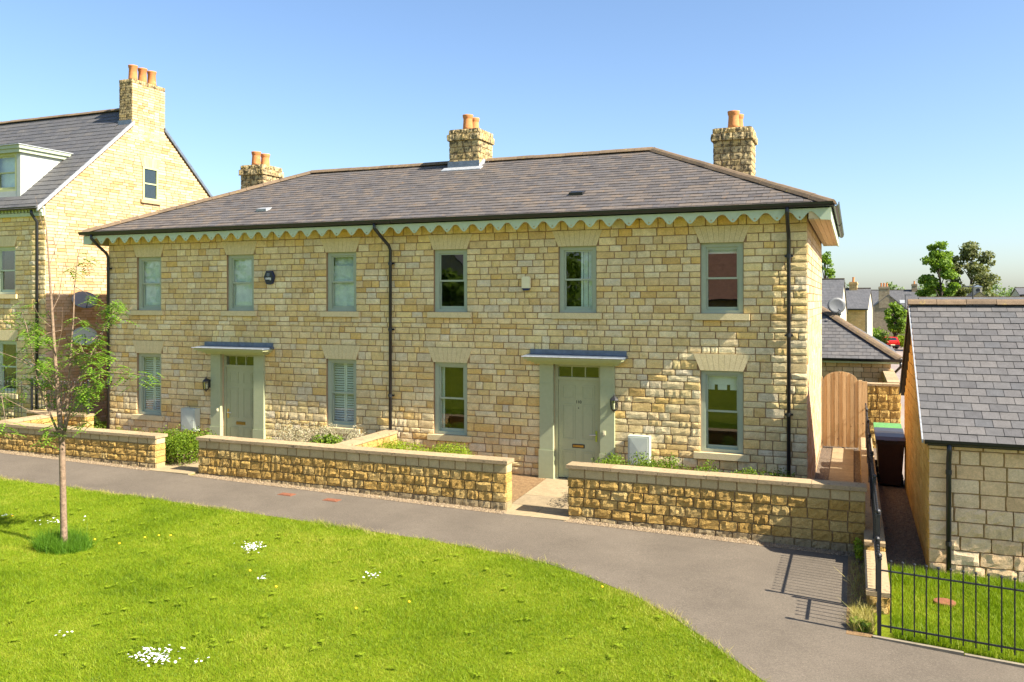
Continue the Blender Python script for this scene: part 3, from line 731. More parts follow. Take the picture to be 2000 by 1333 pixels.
# doors
def text_mesh(txt, size, depth):
    cu = bpy.data.curves.new('txt', 'FONT'); cu.body = txt; cu.size = size; cu.extrude = depth; cu.align_x = 'CENTER'
    o = bpy.data.objects.new('txt', cu); COL.objects.link(o)
    bpy.context.view_layer.update()
    me = bpy.data.meshes.new_from_object(o.evaluated_get(bpy.context.evaluated_depsgraph_get()))
    bpy.data.objects.remove(o); bpy.data.curves.remove(cu); return me
def door(c, mirror):
    s_ = -1 if mirror else 1
    fr_ = MB().box(c-.50, c-.43, .06, .16, -.02, 2.325).box(c+.43, c+.50, .06, .16, -.02, 2.325).box(c-.43, c+.43, .06, .16, 2.255, 2.325).box(c-.43, c+.43, .06, .16, 1.985, 2.045)
    fr_.box(c-.151, c-.133, .085, .12, 2.045, 2.255).box(c+.133, c+.151, .085, .12, 2.045, 2.255)
    d_ = fr_.build('door', 'door_green', house)
    for i in range(3):
        p = (-.43, -.133, .151)[i]; q = (-.151, .133, .43)[i]; MB().box(c+p+.002, c+q-.002, .10, .104, 2.047, 2.253).build('fanlight_pane', 'glass', d_)
    MB().box(c-.427, c+.427, .085, .13, .0, 1.982).build('door_leaf', 'door_green', d_)
    for (px, w2, z0, z1) in ((-.205, .27, 1.60, 1.88), (.205, .27, 1.60, 1.88), (-.205, .27, .78, 1.50), (.205, .27, .78, 1.50), (-.205, .27, .13, .56), (.205, .27, .13, .56)):
        mb = MB(); a, b_ = c+px-w2/2, c+px+w2/2
        mb.box(a, b_, .077, .0849, z0, z0+.022).box(a, b_, .077, .0849, z1-.022, z1).box(a, a+.022, .077, .0849, z0+.022, z1-.022).box(b_-.022, b_, .077, .0849, z0+.022, z1-.022)
        mb.prism([(a+.045, .0849, z0+.045), (b_-.045, .0849, z0+.045), (b_-.045, .0849, z1-.045), (a+.045, .0849, z1-.045)], (0, -.006, 0))
        mb.build('door_panel', 'door_green', d_)
    lp = MB().box(c-.13, c+.13, .074, .0848, .615, .69).build('letter_plate', 'black_plastic' if not mirror else 'brass', d_)
    MB().box(c-.11, c+.11, .066, .0738, .632, .673).build('letter_flap', 'brass', lp)
    hx = c+s_*.375
    hp = MB().box(hx-.02, hx+.02, .074, .0848, .76, .98).build('handle_plate', 'yellow_green_plate' if not mirror else 'brass', d_)
    MB().tube([(hx, .074, .90), (hx, .035, .90), (hx-s_*.13, .035, .895)], .010, 6).build('handle', 'steel', hp)
    BOX('threshold', 'steel', house, c-.50, c+.50, .02, .17, -.05, -.018)
    for k in (-1, 1):
        x = c+k*.64; p_ = MB().box(x-.145, x+.145, -.065, .02, .56, 2.31).build('pilaster', 'pilaster_green', house)
        MB().box(x-.16, x+.16, -.085, .02, -.12, .555).build('plinth', 'pilaster_green', p_)
        MB().box(x-.15, x+.15, -.072, .02, 1.90, 1.915).build('band', 'pilaster_green', p_)
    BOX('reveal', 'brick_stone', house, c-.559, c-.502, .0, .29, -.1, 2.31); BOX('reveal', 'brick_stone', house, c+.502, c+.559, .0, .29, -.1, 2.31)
    cp = MB()
    for j, (e_, z0, z1) in enumerate(((.10, 2.312, 2.345), (.16, 2.345, 2.375), (.25, 2.375, 2.415), (.32, 2.415, 2.455))): cp.box(c-.80-e_*.65, c+.80+e_*.65, -.06-e_, .0, z0, z1)
    cp_ = cp.build('canopy', 'cornice_green', house)
    mb = MB().prism([(c-1.04, -.41, 2.456), (c-1.04, -.41, 2.478), (c-1.04, -.005, 2.505), (c-1.04, -.005, 2.456)], (2.08, 0, 0)); mb.build('canopy_lead', 'lead', cp_)
    MB().box(c-1.0, c+1.02, -.034, -.001, 2.506, 2.60).build('lead_upstand', 'lead', cp_)
    MB().tube([(c-1.045, -.415, 2.470), (c+1.045, -.415, 2.470)], .014, 6).build('lead_roll', 'white_lead', cp_)
    return d_
dL = door(DOORS[0], True); dR = door(DOORS[1], False)
me = text_mesh('110', .085, .003); me.materials.append(MATS['black_iron'])
place('house_number', me, (-5.16, .081, 1.515), dR, Matrix.Rotation(PI/2, 4, 'X'))
MB().lathe([(.011, -.006), (.011, .006)], (0, 0, 0), 10).build('tmp', 'black_iron') if False else None
MB().tube([(-5.16, .086, 1.42), (-5.16, .078, 1.42)], .012, 8).build('spyhole', 'black_iron', dR)
for c, s_ in ((DOORS[1]+.64, -1), (DOORS[0]-.64, 1)):
    o = MB().box(c-.025+s_*.06, c+.025+s_*.06, -.085, -.0655, .93, 1.01).tube([(c+s_*.06, -.085, .97), (c+s_*.06, -.093, .97)], .012, 8).build('doorbell', 'cream_plastic')
    tag(o, 'small cream doorbell push on the %s door surround' % ('right' if s_ < 0 else 'left'), 'doorbell')

# roof
OH = .43; EX0, EX1, EY0, EY1 = XL-OH, XR+OH, -OH, DEP+OH; ZE, ZR = 5.29, 7.16
hw = (EY1-EY0)/2; RY = (EY0+EY1)/2; R0, R1 = EX0+hw, EX1-hw; sl_len = math.hypot(hw, ZR-ZE); cs = hw/sl_len
rf = MB()
A, B, C_, D_ = (EX0, EY0, ZE-.012), (EX1, EY0, ZE-.012), (EX1, EY1, ZE-.012), (EX0, EY1, ZE-.012); P, Q = (R0, RY, ZR-.012), (R1, RY, ZR-.012)
rf.add([A, B, C_, D_, P, Q], [(0, 1, 5, 4), (1, 2, 5), (2, 3, 4, 5), (3, 0, 4)])
rf = rf.build('roof', 'dark_slate', house)
upv = lambda x, y: (x*hw, y*hw, ZR-ZE)
Lx = EX1-EX0; Ly = EY1-EY0
slates(rf, (EX0, EY0-.03, ZE-.008), (1, 0, 0), upv(0, 1), sl_len-.02, lambda d: d*cs, lambda d: Lx-d*cs, .19, .25, 'slate', 300)
slates(rf, (EX1+.03, EY0, ZE-.008), (0, 1, 0), upv(-1, 0), sl_len-.02, lambda d: d*cs, lambda d: Ly-d*cs, .19, .25, 'slate', 0)
slates(rf, (EX0-.03, EY1, ZE-.008), (0, -1, 0), upv(1, 0), sl_len-.02, lambda d: d*cs, lambda d: Ly-d*cs, .19, .25, 'slate', 0)
slates(rf, (EX1, EY1+.03, ZE-.008), (-1, 0, 0), upv(0, -1), sl_len-.02, lambda d: d*cs, lambda d: Lx-d*cs, .19, .25, 'slate', 0)
H = .055
ridge_tiles(rf, (R0, RY, ZR+H), (-9.66, RY, ZR+H)); ridge_tiles(rf, (-8.73, RY, ZR+H), (R1, RY, ZR+H))
for (x, y), (x2) in (((EX0, EY0), R0), ((EX1, EY0), R1), ((EX0, EY1), R0), ((EX1, EY1), R1)):
    ridge_tiles(rf, (x, y, ZE+H), (x2, RY, ZR+H), name='hip_tile')
for px, py in ((515, 418), (1127, 387)):
    Yv = 1.2; X_, z_ = fx(px, py, Yv)
    Yv = (z_-ZE)/(ZR-ZE)*hw+EY0; X_, z_ = fx(px, py, max(.2, Yv))
    Yv = max(.2, Yv); z_ = ZE+(Yv-EY0)/hw*(ZR-ZE)
    MB().prism([(X_-.15, Yv-.10, z_-.02), (X_-.15, Yv-.11, z_+.045), (X_-.15, Yv+.12, z_+.10), (X_-.15, Yv+.12, z_+.04)], (.3, 0, 0)).build('roof_vent', 'black_plastic' if px > 1000 else 'white_lead', rf)
# scalloped fascia board, hole in each lobe
def scallop_board(xa, xb, y, ztop, parent, per=.388):
    mb = MB(); nL = int((xb-xa-.5)/per); x0 = xa+.30+((xb-xa-.5)-nL*per)/2
    def bot(t):                      # t 0..1 inside a period, lobe in the middle
        return ztop-.055-.150*max(0, (0.5-0.5*math.cos(2*PI*t)))**1.25
    for k in range(nL):
        cx = x0+k*per; n_ = 14
        low = [(cx+per*i/n_, bot(i/n_)) for i in range(n_+1)]
        outer = [(cx, ztop)]+low+[(cx+per, ztop)]
        hc = (cx+per/2, ztop-.155); hole = [(hc[0]+.016*math.cos(a*PI/4), hc[1]+.016*math.sin(a*PI/4)) for a in range(8)]
        fl = outer+hole; tris = tessellate_polygon([[Vector((p[0], p[1], 0)) for p in outer], [Vector((p[0], p[1], 0)) for p in hole]])
        nn = len(fl); mb.add([(p[0], y, p[1]) for p in fl]+[(p[0], y+.022, p[1]) for p in fl], [tuple(t) for t in tris]+[(t[2]+nn, t[1]+nn, t[0]+nn) for t in tris])
        o1 = len(mb.v)-2*nn
        for i in range(1, n_+1): mb.f.append((o1+i, o1+i+1, o1+i+1+nn, o1+i+nn))
        for i in range(8): a, b_ = o1+n_+3+i, o1+n_+3+(i+1) % 8; mb.f.append((a, b_, b_+nn, a+nn))
    xe = x0+nL*per
    mb.prism([(xa, y, ztop), (xa, y, ztop-.19), (xa+.02, y, ztop-.215), (x0-.16, y, ztop-.205), (x0-.05, y, ztop-.085), (x0, y, ztop-.055), (x0, y, ztop)], (0, .022, 0))
    mb.prism([(xb, y, ztop), (xe, y, ztop), (xe, y, ztop-.055), (xe+.05, y, ztop-.085), (xe+.16, y, ztop-.205), (xb-.02, y, ztop-.215), (xb, y, ztop-.19)], (0, .022, 0))
    return mb.build('scalloped_fascia', 'trim_green', parent)
scallop_board(EX0+.02, EX1-.02, EY0+.01, ZE-.06, house)
MB().box(EX1-.045, EX1-.018, EY0+.034, EY1-.02, ZE-.27, ZE-.05).build('side_fascia', 'trim_green', house)
MB().box(EX0+.018, EX0+.045, EY0+.034, EY1-.02, ZE-.27, ZE-.05).build('side_fascia', 'trim_green', house)
sf = MB().box(EX0+.05, EX1-.05, EY0+.035, -.033, ZE-.10, ZE-.08).build('soffit', 'soffit_wood', house)
sf2 = MB().box(XR+.034, EX1-.05, -.032, EY1-.05, ZE-.235, ZE-.215).build('side_soffit', 'pale_mortar', house)
for i in range(4):
    a = XR+.034+i*.09; MB().box(a+.002, min(EX1-.05, a+.087), EY0+.04, EY1-.05, ZE-.252, ZE-.2355).build('soffit_board', 'soffit_wood', sf2)
MB().box(XR+.036, EX1-.052, EY0+.036, EY0+.05, ZE-.234, ZE-.075).build('soffit_end', 'soffit_wood', house)
def gutter(parent, a, b_, out, name='gutter', r=.062, material='black_plastic'):
    """half-round gutter from a to b, out = horizontal unit vector away from the wall"""
    a, b_, out = Vector(a), Vector(b_), Vector(out); prof = []
    for i in range(7):
        t = PI*i/6; prof.append(a+out*(r-r*math.cos(t))+Vector((0, 0, -r*math.sin(t)*1.25)))
    prof2 = [a+out*(r-(r-.006)*math.cos(t))+Vector((0, 0, -(r-.006)*math.sin(t)*1.25)) for t in [PI*i/6 for i in range(6, -1, -1)]]
    lip = [prof[-1]+out*.006+Vector((0, 0, .004))]
    mb = MB().prism(prof+lip+prof2, b_-a); g_ = mb.build(name, material, parent)
    n_ = max(1, int((b_-a).length/3.6)); d = (b_-a).normalized()
    for i in range(1, n_):
        c = a+(b_-a)*i/n_; mb = MB(); mb.prism([p-a+c+out*.0 for p in prof2]+[p-a+c+(p-(a+out*r))*.12 for p in prof], d*.10); mb.build('gutter_joint', material, g_)
    return g_
gutter(house, (EX0-.02, EY0+.008, ZE+.035), (EX1+.02, EY0+.008, ZE+.035), (0, -1, 0))
gutter(house, (EX1-.015, EY0+.02, ZE+.035), (EX1-.015, EY1, ZE+.035), (1, 0, 0))
gutter(house, (EX0+.015, EY0+.02, ZE+.035), (EX0+.015, EY1, ZE+.035), (-1, 0, 0))
def downpipe(parent, X, y, ztop, zbot, yw=-.07, mat_='black_plastic', dx=.0):
    mb = MB().tube([(X+dx, y, ztop), (X+dx, y, ztop-.10), (X+dx*.6, y+(yw-y)*.35, ztop-.26), (X+dx*.1, y+(yw-y)*.9, ztop-.46), (X, yw, ztop-.56), (X, yw, zbot)], .036, 10)
    d_ = mb.build('downpipe', mat_, parent, True); z = ztop-.85
    while z > zbot+.2:
        MB().tube([(X, yw, z-.035), (X, yw, z+.035)], .043, 10).box(X-.075, X+.075, yw+.03, yw+.055, z-.02, z+.02).build('pipe_clip', mat_, d_); z -= 1.45
    return d_
for X, dx in ((-1.10, .0), (-9.43, -.16), (-17.72, -.12)): downpipe(house, X, EY0-.055, ZE-.03, -.05, -.075, dx=dx)
# chimneys
def chimney(x0, x1, y0, y1, z0, z1, pots, lead):
    core = MB().box(x0+.015, x1-.015, y0+.015, y1-.015, z0, z1-.02).build('chimney', 'mortar', house)
    rg = np.random.default_rng(int(abs(x0)*10)); zc = courses([z0, z1-.30], .13, .165, rg); jobs = []
    for (L, org, ang) in ((x1-x0, (x0, y0, 0), 0), (y1-y0, (x1, y0, 0), PI/2), (x1-x0, (x1, y1, 0), PI), (y1-y0, (x0, y1, 0), -PI/2)):
        jobs += [(r_, org, ang, 'face', 'chimney_stone') for r_ in layout(0, L, zc, [], .15, .27, rg, .01)]
        c, s_ = math.cos(ang), math.sin(ang); o2 = (org[0]+s_*.035-c*.035, org[1]-c*.035-s_*.035, 0)
        jobs += [(r_, o2, ang, 'rock', 'chimney_stone') for r_ in layout(0, L+.07, [z1-.30, z1-.13], [], .16, .27, rg, .008)]
        jobs += [(r_, org, ang, 'rock', 'chimney_stone') for r_ in layout(0, L, [z1-.13, z1-.01], [], .13, .2, rg, .008)]
    lay_stones(jobs, core, 200)
    MB().box(x0+.02, x1-.02, y0+.02, y1-.02, z1-.021, z1-.004).build('flaunching', 'chimney_stone', core)
    for px, py in pots:
        MB().lathe([(.135, 0), (.128, .08), (.115, .28), (.118, .31), (.130, .325), (.130, .36), (.137, .375), (.137, .40), (.105, .40), (.10, .1)], (px, py, z1-.01), 18).build('chimney_pot', 'terracotta', core, True)
    if lead:
        MB().box(x0-.03, x1+.02, y0-.03, y0-.001, z0+.1, z0+.42).build('lead_flashing', 'lead', core)
        ya = y0-.02; za = z0+.42
        MB().prism([(x1+.012, y0-.03, z0+.05), (x1+.012, y0-.03, z0+.30), (x1+.012, y0+.25, z0+.50), (x1+.012, y1-.1, z0+.44), (x1+.012, y1-.1, z0+.1)], (.012, 0, 0)).build('lead_flashing', 'white_lead', core)
        MB().prism([(x0-.13, y0-.22, z0+.155), (x0-.13, y0-.22, z0+.175), (x0-.13, y0-.03, z0+.27), (x0-.13, y0-.03, z0+.24)], (x1-x0+.26, 0, 0)).build('lead_apron', 'white_lead', core)
chimney(-9.61, -8.78, 3.2, 4.08, 6.72, 7.97, [(-9.2, 3.45), (-9.2, 3.85)], True)
chimney(-2.95, -2.12, 3.2, 4.05, 5.9, 7.50, [(-2.53, 3.42), (-2.49, 3.84)], False)
chimney(-16.24, -15.46, 3.2, 4.05, 5.9, 7.46, [(-15.87, 3.42), (-15.87, 3.82)], False)

# fittings on the house
def lantern(X, label):
    r_ = thing('wall_lantern', label, 'lantern', (X, -.02, 1.38))
    MB().box(X-.035, X+.035, -.03, -.018, 1.48, 1.68).tube([(X, -.03, 1.66), (X, -.08, 1.70), (X, -.12, 1.70)], .010, 6).build('bracket', 'black_iron', r_)
    cy = -.135
    MB().lathe([(.09, 0), (.07, .03), (.035, .065), (.012, .085), (.014, .10), (.002, .12)], (X, cy, 1.64), 6).build('cap', 'black_iron', r_)
    MB().lathe([(.004, -.075), (.013, -.06), (.012, -.045), (.045, -.03), (.065, 0)], (X, cy, 1.46), 6).build('base', 'black_iron', r_)
    mb = MB()
    for k in range(6):
        a = k*PI/3; mb.tube([(X+.064*math.cos(a), cy+.064*math.sin(a), 1.46), (X+.082*math.cos(a), cy+.082*math.sin(a), 1.64)], .007, 5)
    mb.build('frame', 'black_iron', r_)
    MB().lathe([(.058, 0), (.075, .18)], (X, cy, 1.46), 6).build('glass', 'glass', r_)
    MB().lathe([(.018, 0), (.020, .1), (.01, .12)], (X, cy, 1.465), 8).build('bulb', 'cream_plastic', r_)
lantern(-4.36, 'black wall lantern beside the right hand front door')
lantern(-14.49, 'black wall lantern beside the left hand front door')
def meter(X, z, w_, h, label):
    r_ = thing('meter_box', label, 'meter box', (X, -.09, z))
    MB().box(X-w_/2, X+w_/2, -.19, -.015, z, z+h).build('casing', 'meter_plastic', r_)
    a, b_, c, d = X-w_/2+.03, X+w_/2-.03, z+.03, z+h-.03
    mb = MB().box(a, b_, -.202, -.1901, c, d)
    m_ = ((a+b_)/2, -.212, (c+d)/2); mb.add([(a+.01, -.203, c+.01), (b_-.01, -.203, c+.01), (b_-.01, -.203, d-.01), (a+.01, -.203, d-.01), m_], [(0, 1, 4), (1, 2, 4), (2, 3, 4), (3, 0, 4)])
    dd = mb.build('lid', 'meter_plastic', r_); MB().tube([(b_-.04, -.208, z+h*.5), (b_-.04, -.216, z+h*.5)], .008, 6).build('lock', 'black_plastic', dd)
meter(-3.86, .40, .42, .57, 'pale plastic meter box below the sunlit stones right of the right door')
meter(-15.0, .42, .44, .55, 'pale plastic meter box left of the left front door')
r_ = thing('alarm_box', 'cream alarm box with navy base on the stone wall between upper windows', 'alarm box', (-6.24, -.04, 3.80))
MB().prism([(-6.33, -.03, 3.85), (-6.15, -.03, 3.85), (-6.15, -.03, 4.05), (-6.18, -.03, 4.09), (-6.30, -.03, 4.09), (-6.33, -.03, 4.05)], (0, -.06, 0)).build('cover', 'cream_plastic', r_)
MB().prism([(-6.325, -.03, 3.849), (-6.155, -.03, 3.849), (-6.18, -.03, 3.80), (-6.30, -.03, 3.80)], (0, -.056, 0)).build('strobe_base', 'navy_plastic', r_)
cx, cz = -12.68, 4.13
r_ = thing('alarm_box', 'dark hexagonal alarm box with white emblem on the left house', 'alarm box', (cx, -.04, cz-.16))
hexa = [(cx+sx*k, -.025, cz+sz) for sx, sz in ((-.08, .155), (.08, .155), (.145, .02), (.085, -.14), (.03, -.16), (-.03, -.16), (-.085, -.14), (-.145, .02)) for k in (1,)]
MB().prism(hexa, (0, -.06, 0)).build('casing', 'navy_plastic', r_)
MB().prism([(cx+(p[0]-cx)*.86, -.0851, cz+(p[2]-cz)*.86) for p in hexa], (0, -.008, 0)).build('face', 'black_plastic', r_)
mb = MB()
for i, (x, wd, h) in enumerate(((-.085, .022, .045), (-.055, .020, .045), (-.03, .022, .045), (-.002, .03, .05), (.035, .03, .058))): mb.box(cx+x, cx+x+wd, -.0965, -.0932, cz-.045-(i == 4)*.015, cz-.045-(i == 4)*.015+h)
mb.build('lettering', 'white_paint', r_)
MB().prism([(cx-.05, -.0932, cz+.03), (cx+.02, -.0932, cz+.03), (cx+.035, -.0932, cz+.10), (cx-.04, -.0932, cz+.11), (cx-.06, -.0932, cz+.06)], (0, -.003, 0)).build('emblem', 'lead', r_)

# ================================================================== THE NEIGHBOUR
NX = -20.05; nb = thing('neighbour_house', 'tall stone house with steep slate roof, dormer and sunlit gable, left edge', 'house', (-25, 3.6, 0))
NXL = -31.0; NW = 7.16; NE, NR = 6.23, 9.44; npch = (NR-NE)/(NW/2)
# front wall
nh = [(-21.98, -21.2, 3.77, 5.07), (-24.9, -24.1, 3.77, 5.07), (-27.8, -27.0, 3.77, 5.07), (-21.95, -21.15, 1.05, 2.50), (-27.8, -27.0, 1.05, 2.50), (-24.95, -24.05, .05, 2.30)]
sh = nh+[(a-.12, b_+.12, c-.12, c) for a, b_, c, d in nh[:5]]+[(a-.05, b_+.05, d, d+.3) for a, b_, c, d in nh]
nf = wall_slab(NXL, NX-.012, -.3, 6.05, nh, .28, .012).build('front_wall', 'mortar', nb)
rg = np.random.default_rng(5)
zc = courses([-.3, .93, 1.05, 2.30, 2.5, 2.8, 3.65, 3.77, 5.07, 5.37, 6.0], .11, .16, rg)
lay_stones([(r_, (0, 0, 0), 0.0, 'face', 'house_stone') for r_ in layout(NXL, NX, zc, sh, .18, .36, rg)], nf, 60)
for a, b_, c, d in nh[:5]:
    sash_window(nb, (a+b_)/2, c, d, b_-a, fmat='trim_green')
    lintel(nb, (a+b_)/2, d, bot=b_-a, top=b_-a+.26, h=.29)
BOX('door', 'door_green', nb, -24.93, -24.07, .08, .14, .07, 2.28)
# gable wall (faces right, sunlit), built of thin courses
gw = MB(); gw.prism([(NX-.012, .013, -.3), (NX-.012, NW, -.3), (NX-.012, NW, NE), (NX-.012, NW/2+.6, NR-.02-.6*npch), (NX-.012, NW/2-.6, NR-.02-.6*npch), (NX-.012, .013, NE)], (-.28, 0, 0)); gw = gw.build('gable_wall', 'pale_mortar', nb)
zg = courses([-.3, 6.23, 7.17, 7.33, 8.47, 9.4], .085, .12, rg)
def gclip(a, b_):
    t = max(0, (b_-NE)/npch); return (t+.01, NW-t-.01) if NW-2*t > .1 else (NW/2, NW/2)
gwin = fx(290, 360, 0); GY0, GY1, GZ0, GZ1 = 3.44, 4.02, 7.33, 8.47
def gy(px): # Y on the gable plane from a pixel column
    r = math.atan((px-1000)/F)-TH; return NX/math.tan(r)-D0
def gz(px, py):
    Y = gy(px); return EYE-(py-HY)*(D0+Y)/(F*math.cos(TH)+(px-1000)*math.sin(TH))
GY0, GY1 = gy(278), gy(308); GZ1, GZ0 = gz(293, 328), gz(293, 392)
gh = [(GY0, GY1, GZ0, GZ1), (GY0-.08, GY1+.08, GZ0-.1, GZ0), (GY0-.02, GY1+.02, GZ1, GZ1+.28)]
zg = courses([-.3, 6.23, GZ0-.1, GZ0, GZ1, GZ1+.28, 8.88], .072, .098, rg)
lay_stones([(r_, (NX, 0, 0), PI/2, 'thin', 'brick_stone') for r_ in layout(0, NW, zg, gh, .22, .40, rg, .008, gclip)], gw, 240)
# gable window
gm = (GY0+GY1)/2
gwn = MB().box(NX-.02, NX+.028, GY0, GY0+.06, GZ0, GZ1).box(NX-.02, NX+.028, GY1-.06, GY1, GZ0, GZ1).box(NX-.02, NX+.028, GY0+.06, GY1-.06, GZ1-.06, GZ1).box(NX-.02, NX+.028, GY0+.06, GY1-.06, GZ0, GZ0+.06).box(NX-.02, NX+.020, GY0+.06, GY1-.06, (GZ0+GZ1)/2-.02, (GZ0+GZ1)/2+.02).build('window', 'cornice_green', nb)
MB().box(NX-.008, NX-.004, GY0+.055, GY1-.055, GZ0+.05, GZ1-.05).build('pane', 'glass', gwn)
MB().box(NX-.011, NX-.0095, GY0+.055, GY1-.055, GZ0+.05, GZ1-.05).build('blind', 'black_plastic', gwn)
MB().box(NX-.01, NX+.06, GY0-.08, GY1+.08, GZ0-.10, GZ0-.003).build('sill', 'dressed_stone', nb)
gl_ = MB().prism([(NX+.004, GY0-.02, GZ1), (NX+.004, GY1+.02, GZ1), (NX+.004, GY1+.11, GZ1+.28), (NX+.004, GY0-.11, GZ1+.28)], (-.03, 0, 0)).build('lintel', 'pale_mortar', nb)
for i in range(7):
    f0, f1 = i/7, (i+1)/7; bw, tw = GY1-GY0+.04, GY1-GY0+.22; b0, t0 = gm-bw/2, gm-tw/2
    MB().prism([(NX+.02, b0+bw*f0+.002, GZ1+.002), (NX+.02, b0+bw*f1-.002, GZ1+.002), (NX+.02, t0+tw*f1-.002, GZ1+.278), (NX+.02, t0+tw*f0+.002, GZ1+.278)], (-.014, 0, 0)).build('lintel_stone', 'dressed_stone', gl_)
BOX('rear_wall', 'mortar', nb, NXL, NX-.3, NW-.28, NW-.005, -.3, 6.05)
# roof
nsl = math.hypot(NW/2+.28, (NW/2+.28)*npch); ye = -.28; ze = NE-.28*npch+.05
nr_ = MB(); zk = NR+.05-.65*npch; nr_.add([(NXL, ye, ze), (NX+.03, ye, ze), (NX+.03, NW/2-.65, zk), (NX-.53, NW/2-.65, zk), (NX-.53, NW/2, NR+.05), (NXL, NW/2, NR+.05), (NX-.53, NW/2+.65, zk), (NX+.03, NW/2+.65, zk), (NX+.03, NW+.28, ze), (NXL, NW+.28, ze)], [(0, 1, 2, 3, 4, 5), (5, 4, 6, 7, 8, 9)])
nr_ = nr_.build('roof', 'dark_slate', nb)
ncs = 1/math.hypot(1, npch)
nend = lambda d: (NX+.03-NXL) if ye+d*ncs < 2.75 else (NX-.53-NXL)
slates(nr_, (NXL, ye-.03, ze+.006), (1, 0, 0), (0, 1, npch), nsl, lambda d: 0, nend, .22, .30, 'dark_slate', 120)
slates(nr_, (NX+.03, NW+.31, ze+.006), (-1, 0, 0), (0, -1, npch), nsl, lambda d: 0 if ye+d*ncs < 2.75 else .56, lambda d: NX+.03-NXL, .22, .30, 'dark_slate', 0)
ridge_tiles(nr_, (NXL, NW/2, NR+.12), (NX-.55, NW/2, NR+.12))
for sgn in (1, -1):
    y0 = ye if sgn > 0 else NW+.28
    MB().prism([(NX+.012, y0, ze-.06), (NX+.012, NW/2-sgn*.6, NR-.6*npch-.01), (NX+.012, NW/2-sgn*.6, NR-.6*npch+.10), (NX+.012, y0, ze+.05)], (.05, 0, 0)).build('verge', 'white_lead' if sgn > 0 else 'lead', nb)
# chimney in the gable
cy0, cy1, cx0, cx1, ct = 2.93, 4.23, NX-.52, NX+.004, 10.28
ch = MB().box(cx0+.01, cx1-.012, cy0+.01, cy1-.01, 8.4, ct-.03).build('chimney', 'mortar', nb)
jobs = []; zcc = courses([8.5, ct-.14], .07, .085, rg)
for L, org, ang in ((cx1-cx0, (cx0, cy0, 0), 0), (cy1-cy0, (cx1, cy0, 0), PI/2), (cy1-cy0, (cx0, cy1, 0), -PI/2), (cx1-cx0, (cx1, cy1, 0), PI)):
    jobs += [(r_, org, ang, 'thin', 'brick_stone' if ang == PI/2 else 'chimney_stone') for r_ in layout(0, L, zcc, [], .18, .26, rg, .009)]
    jobs += [(r_, org, ang, 'face', 'chimney_stone') for r_ in layout(0, L, [ct-.14, ct-.02], [], .065, .08, rg, .008)]
lay_stones(jobs, ch, 160, 'brick', 'bricks')
for k in range(3): MB().lathe([(.14, 0), (.13, .1), (.115, .38), (.13, .40), (.13, .44), (.14, .45), (.14, .48), (.10, .48), (.10, .2)], (NX-.26, cy0+.28+k*.37, ct-.03), 16).build('chimney_pot', 'terracotta', ch, True)
MB().box(cx0-.03, cx1-.02, cy0-.025, cy0-.002, 8.55, 9.02).build('lead_flashing', 'lead', ch)
# dormer
dx1, dy0, dz0, dz1 = -21.18, .15, 6.55, 7.66; dx0 = dx1-1.35
dm = MB().prism([(dx1, dy0+.02, dz0-.3), (dx1, dy0+.02, dz1), (dx1, 2.0, dz1), (dx1, 2.0, dz1-.2)], (-.06, 0, 0)).prism([(dx0, dy0+.02, dz0-.3), (dx0, dy0+.02, dz1), (dx0, 2.0, dz1), (dx0, 2.0, dz1-.2)], (.06, 0, 0)).build('dormer', 'dormer_lead', nb)
MB().box(dx0-.08, dx1+.08, dy0-.10, 1.75, dz1, dz1+.10).box(dx0-.13, dx1+.13, dy0-.14, 1.75, dz1+.1005, dz1+.19).build('dormer_cornice', 'frame_green', dm)
MB().box(dx0-.15, dx1+.15, dy0-.18, 1.9, dz1+.1905, dz1+.215).build('dormer_roof', 'white_lead', dm)
MB().box(dx0+.062, dx0+.3, dy0, dy0+.08, dz0, dz1).box(dx1-.14, dx1, dy0-.005, dy0+.015, dz0-.1, dz1-.002).box(dx0+.3, dx1-.14, dy0, dy0+.08, dz0-.12, dz0+.06).build('dormer_frame', 'dormer_lead', dm)
sash_window(nb, (dx0+.3+dx1-.14)/2, dz0+.06, dz1, dx1-.14-dx0-.3, y=dy0, sill=False, fmat='cornice_green')
blind_panel(dm, (dx0+dx1)/2, dz0+.06, dz1-.02, .8, dy0+.2, 'net_curtain', 'net_curtain')
# cornice with dentils, gutter, downpipe
cn = MB().box(NXL, NX, -.10, .0, 5.86, 5.95).box(NXL, NX, -.13, .0, 6.06, 6.12).box(NXL, NX, -.045, .0, 5.951, 6.059).build('cornice', 'trim_green', nb)
for k in range(30): MB().box(NX-.10-k*.13, NX-.03-k*.13, -.115, -.046, 5.96, 6.05).build('dentil', 'trim_green', cn)
gutter(nb, (NXL, -.19, ze+.06), (NX+.02, -.19, ze+.06), (0, -1, 0), r=.06)
X_ = fx(72, 600, -.08)[0]
MB().tube([(X_, -.25, 6.0), (X_, -.24, 5.9), (X_, -.08, 5.7), (X_, -.08, .1)], .04, 10).build('downpipe', 'black_plastic', nb, True)
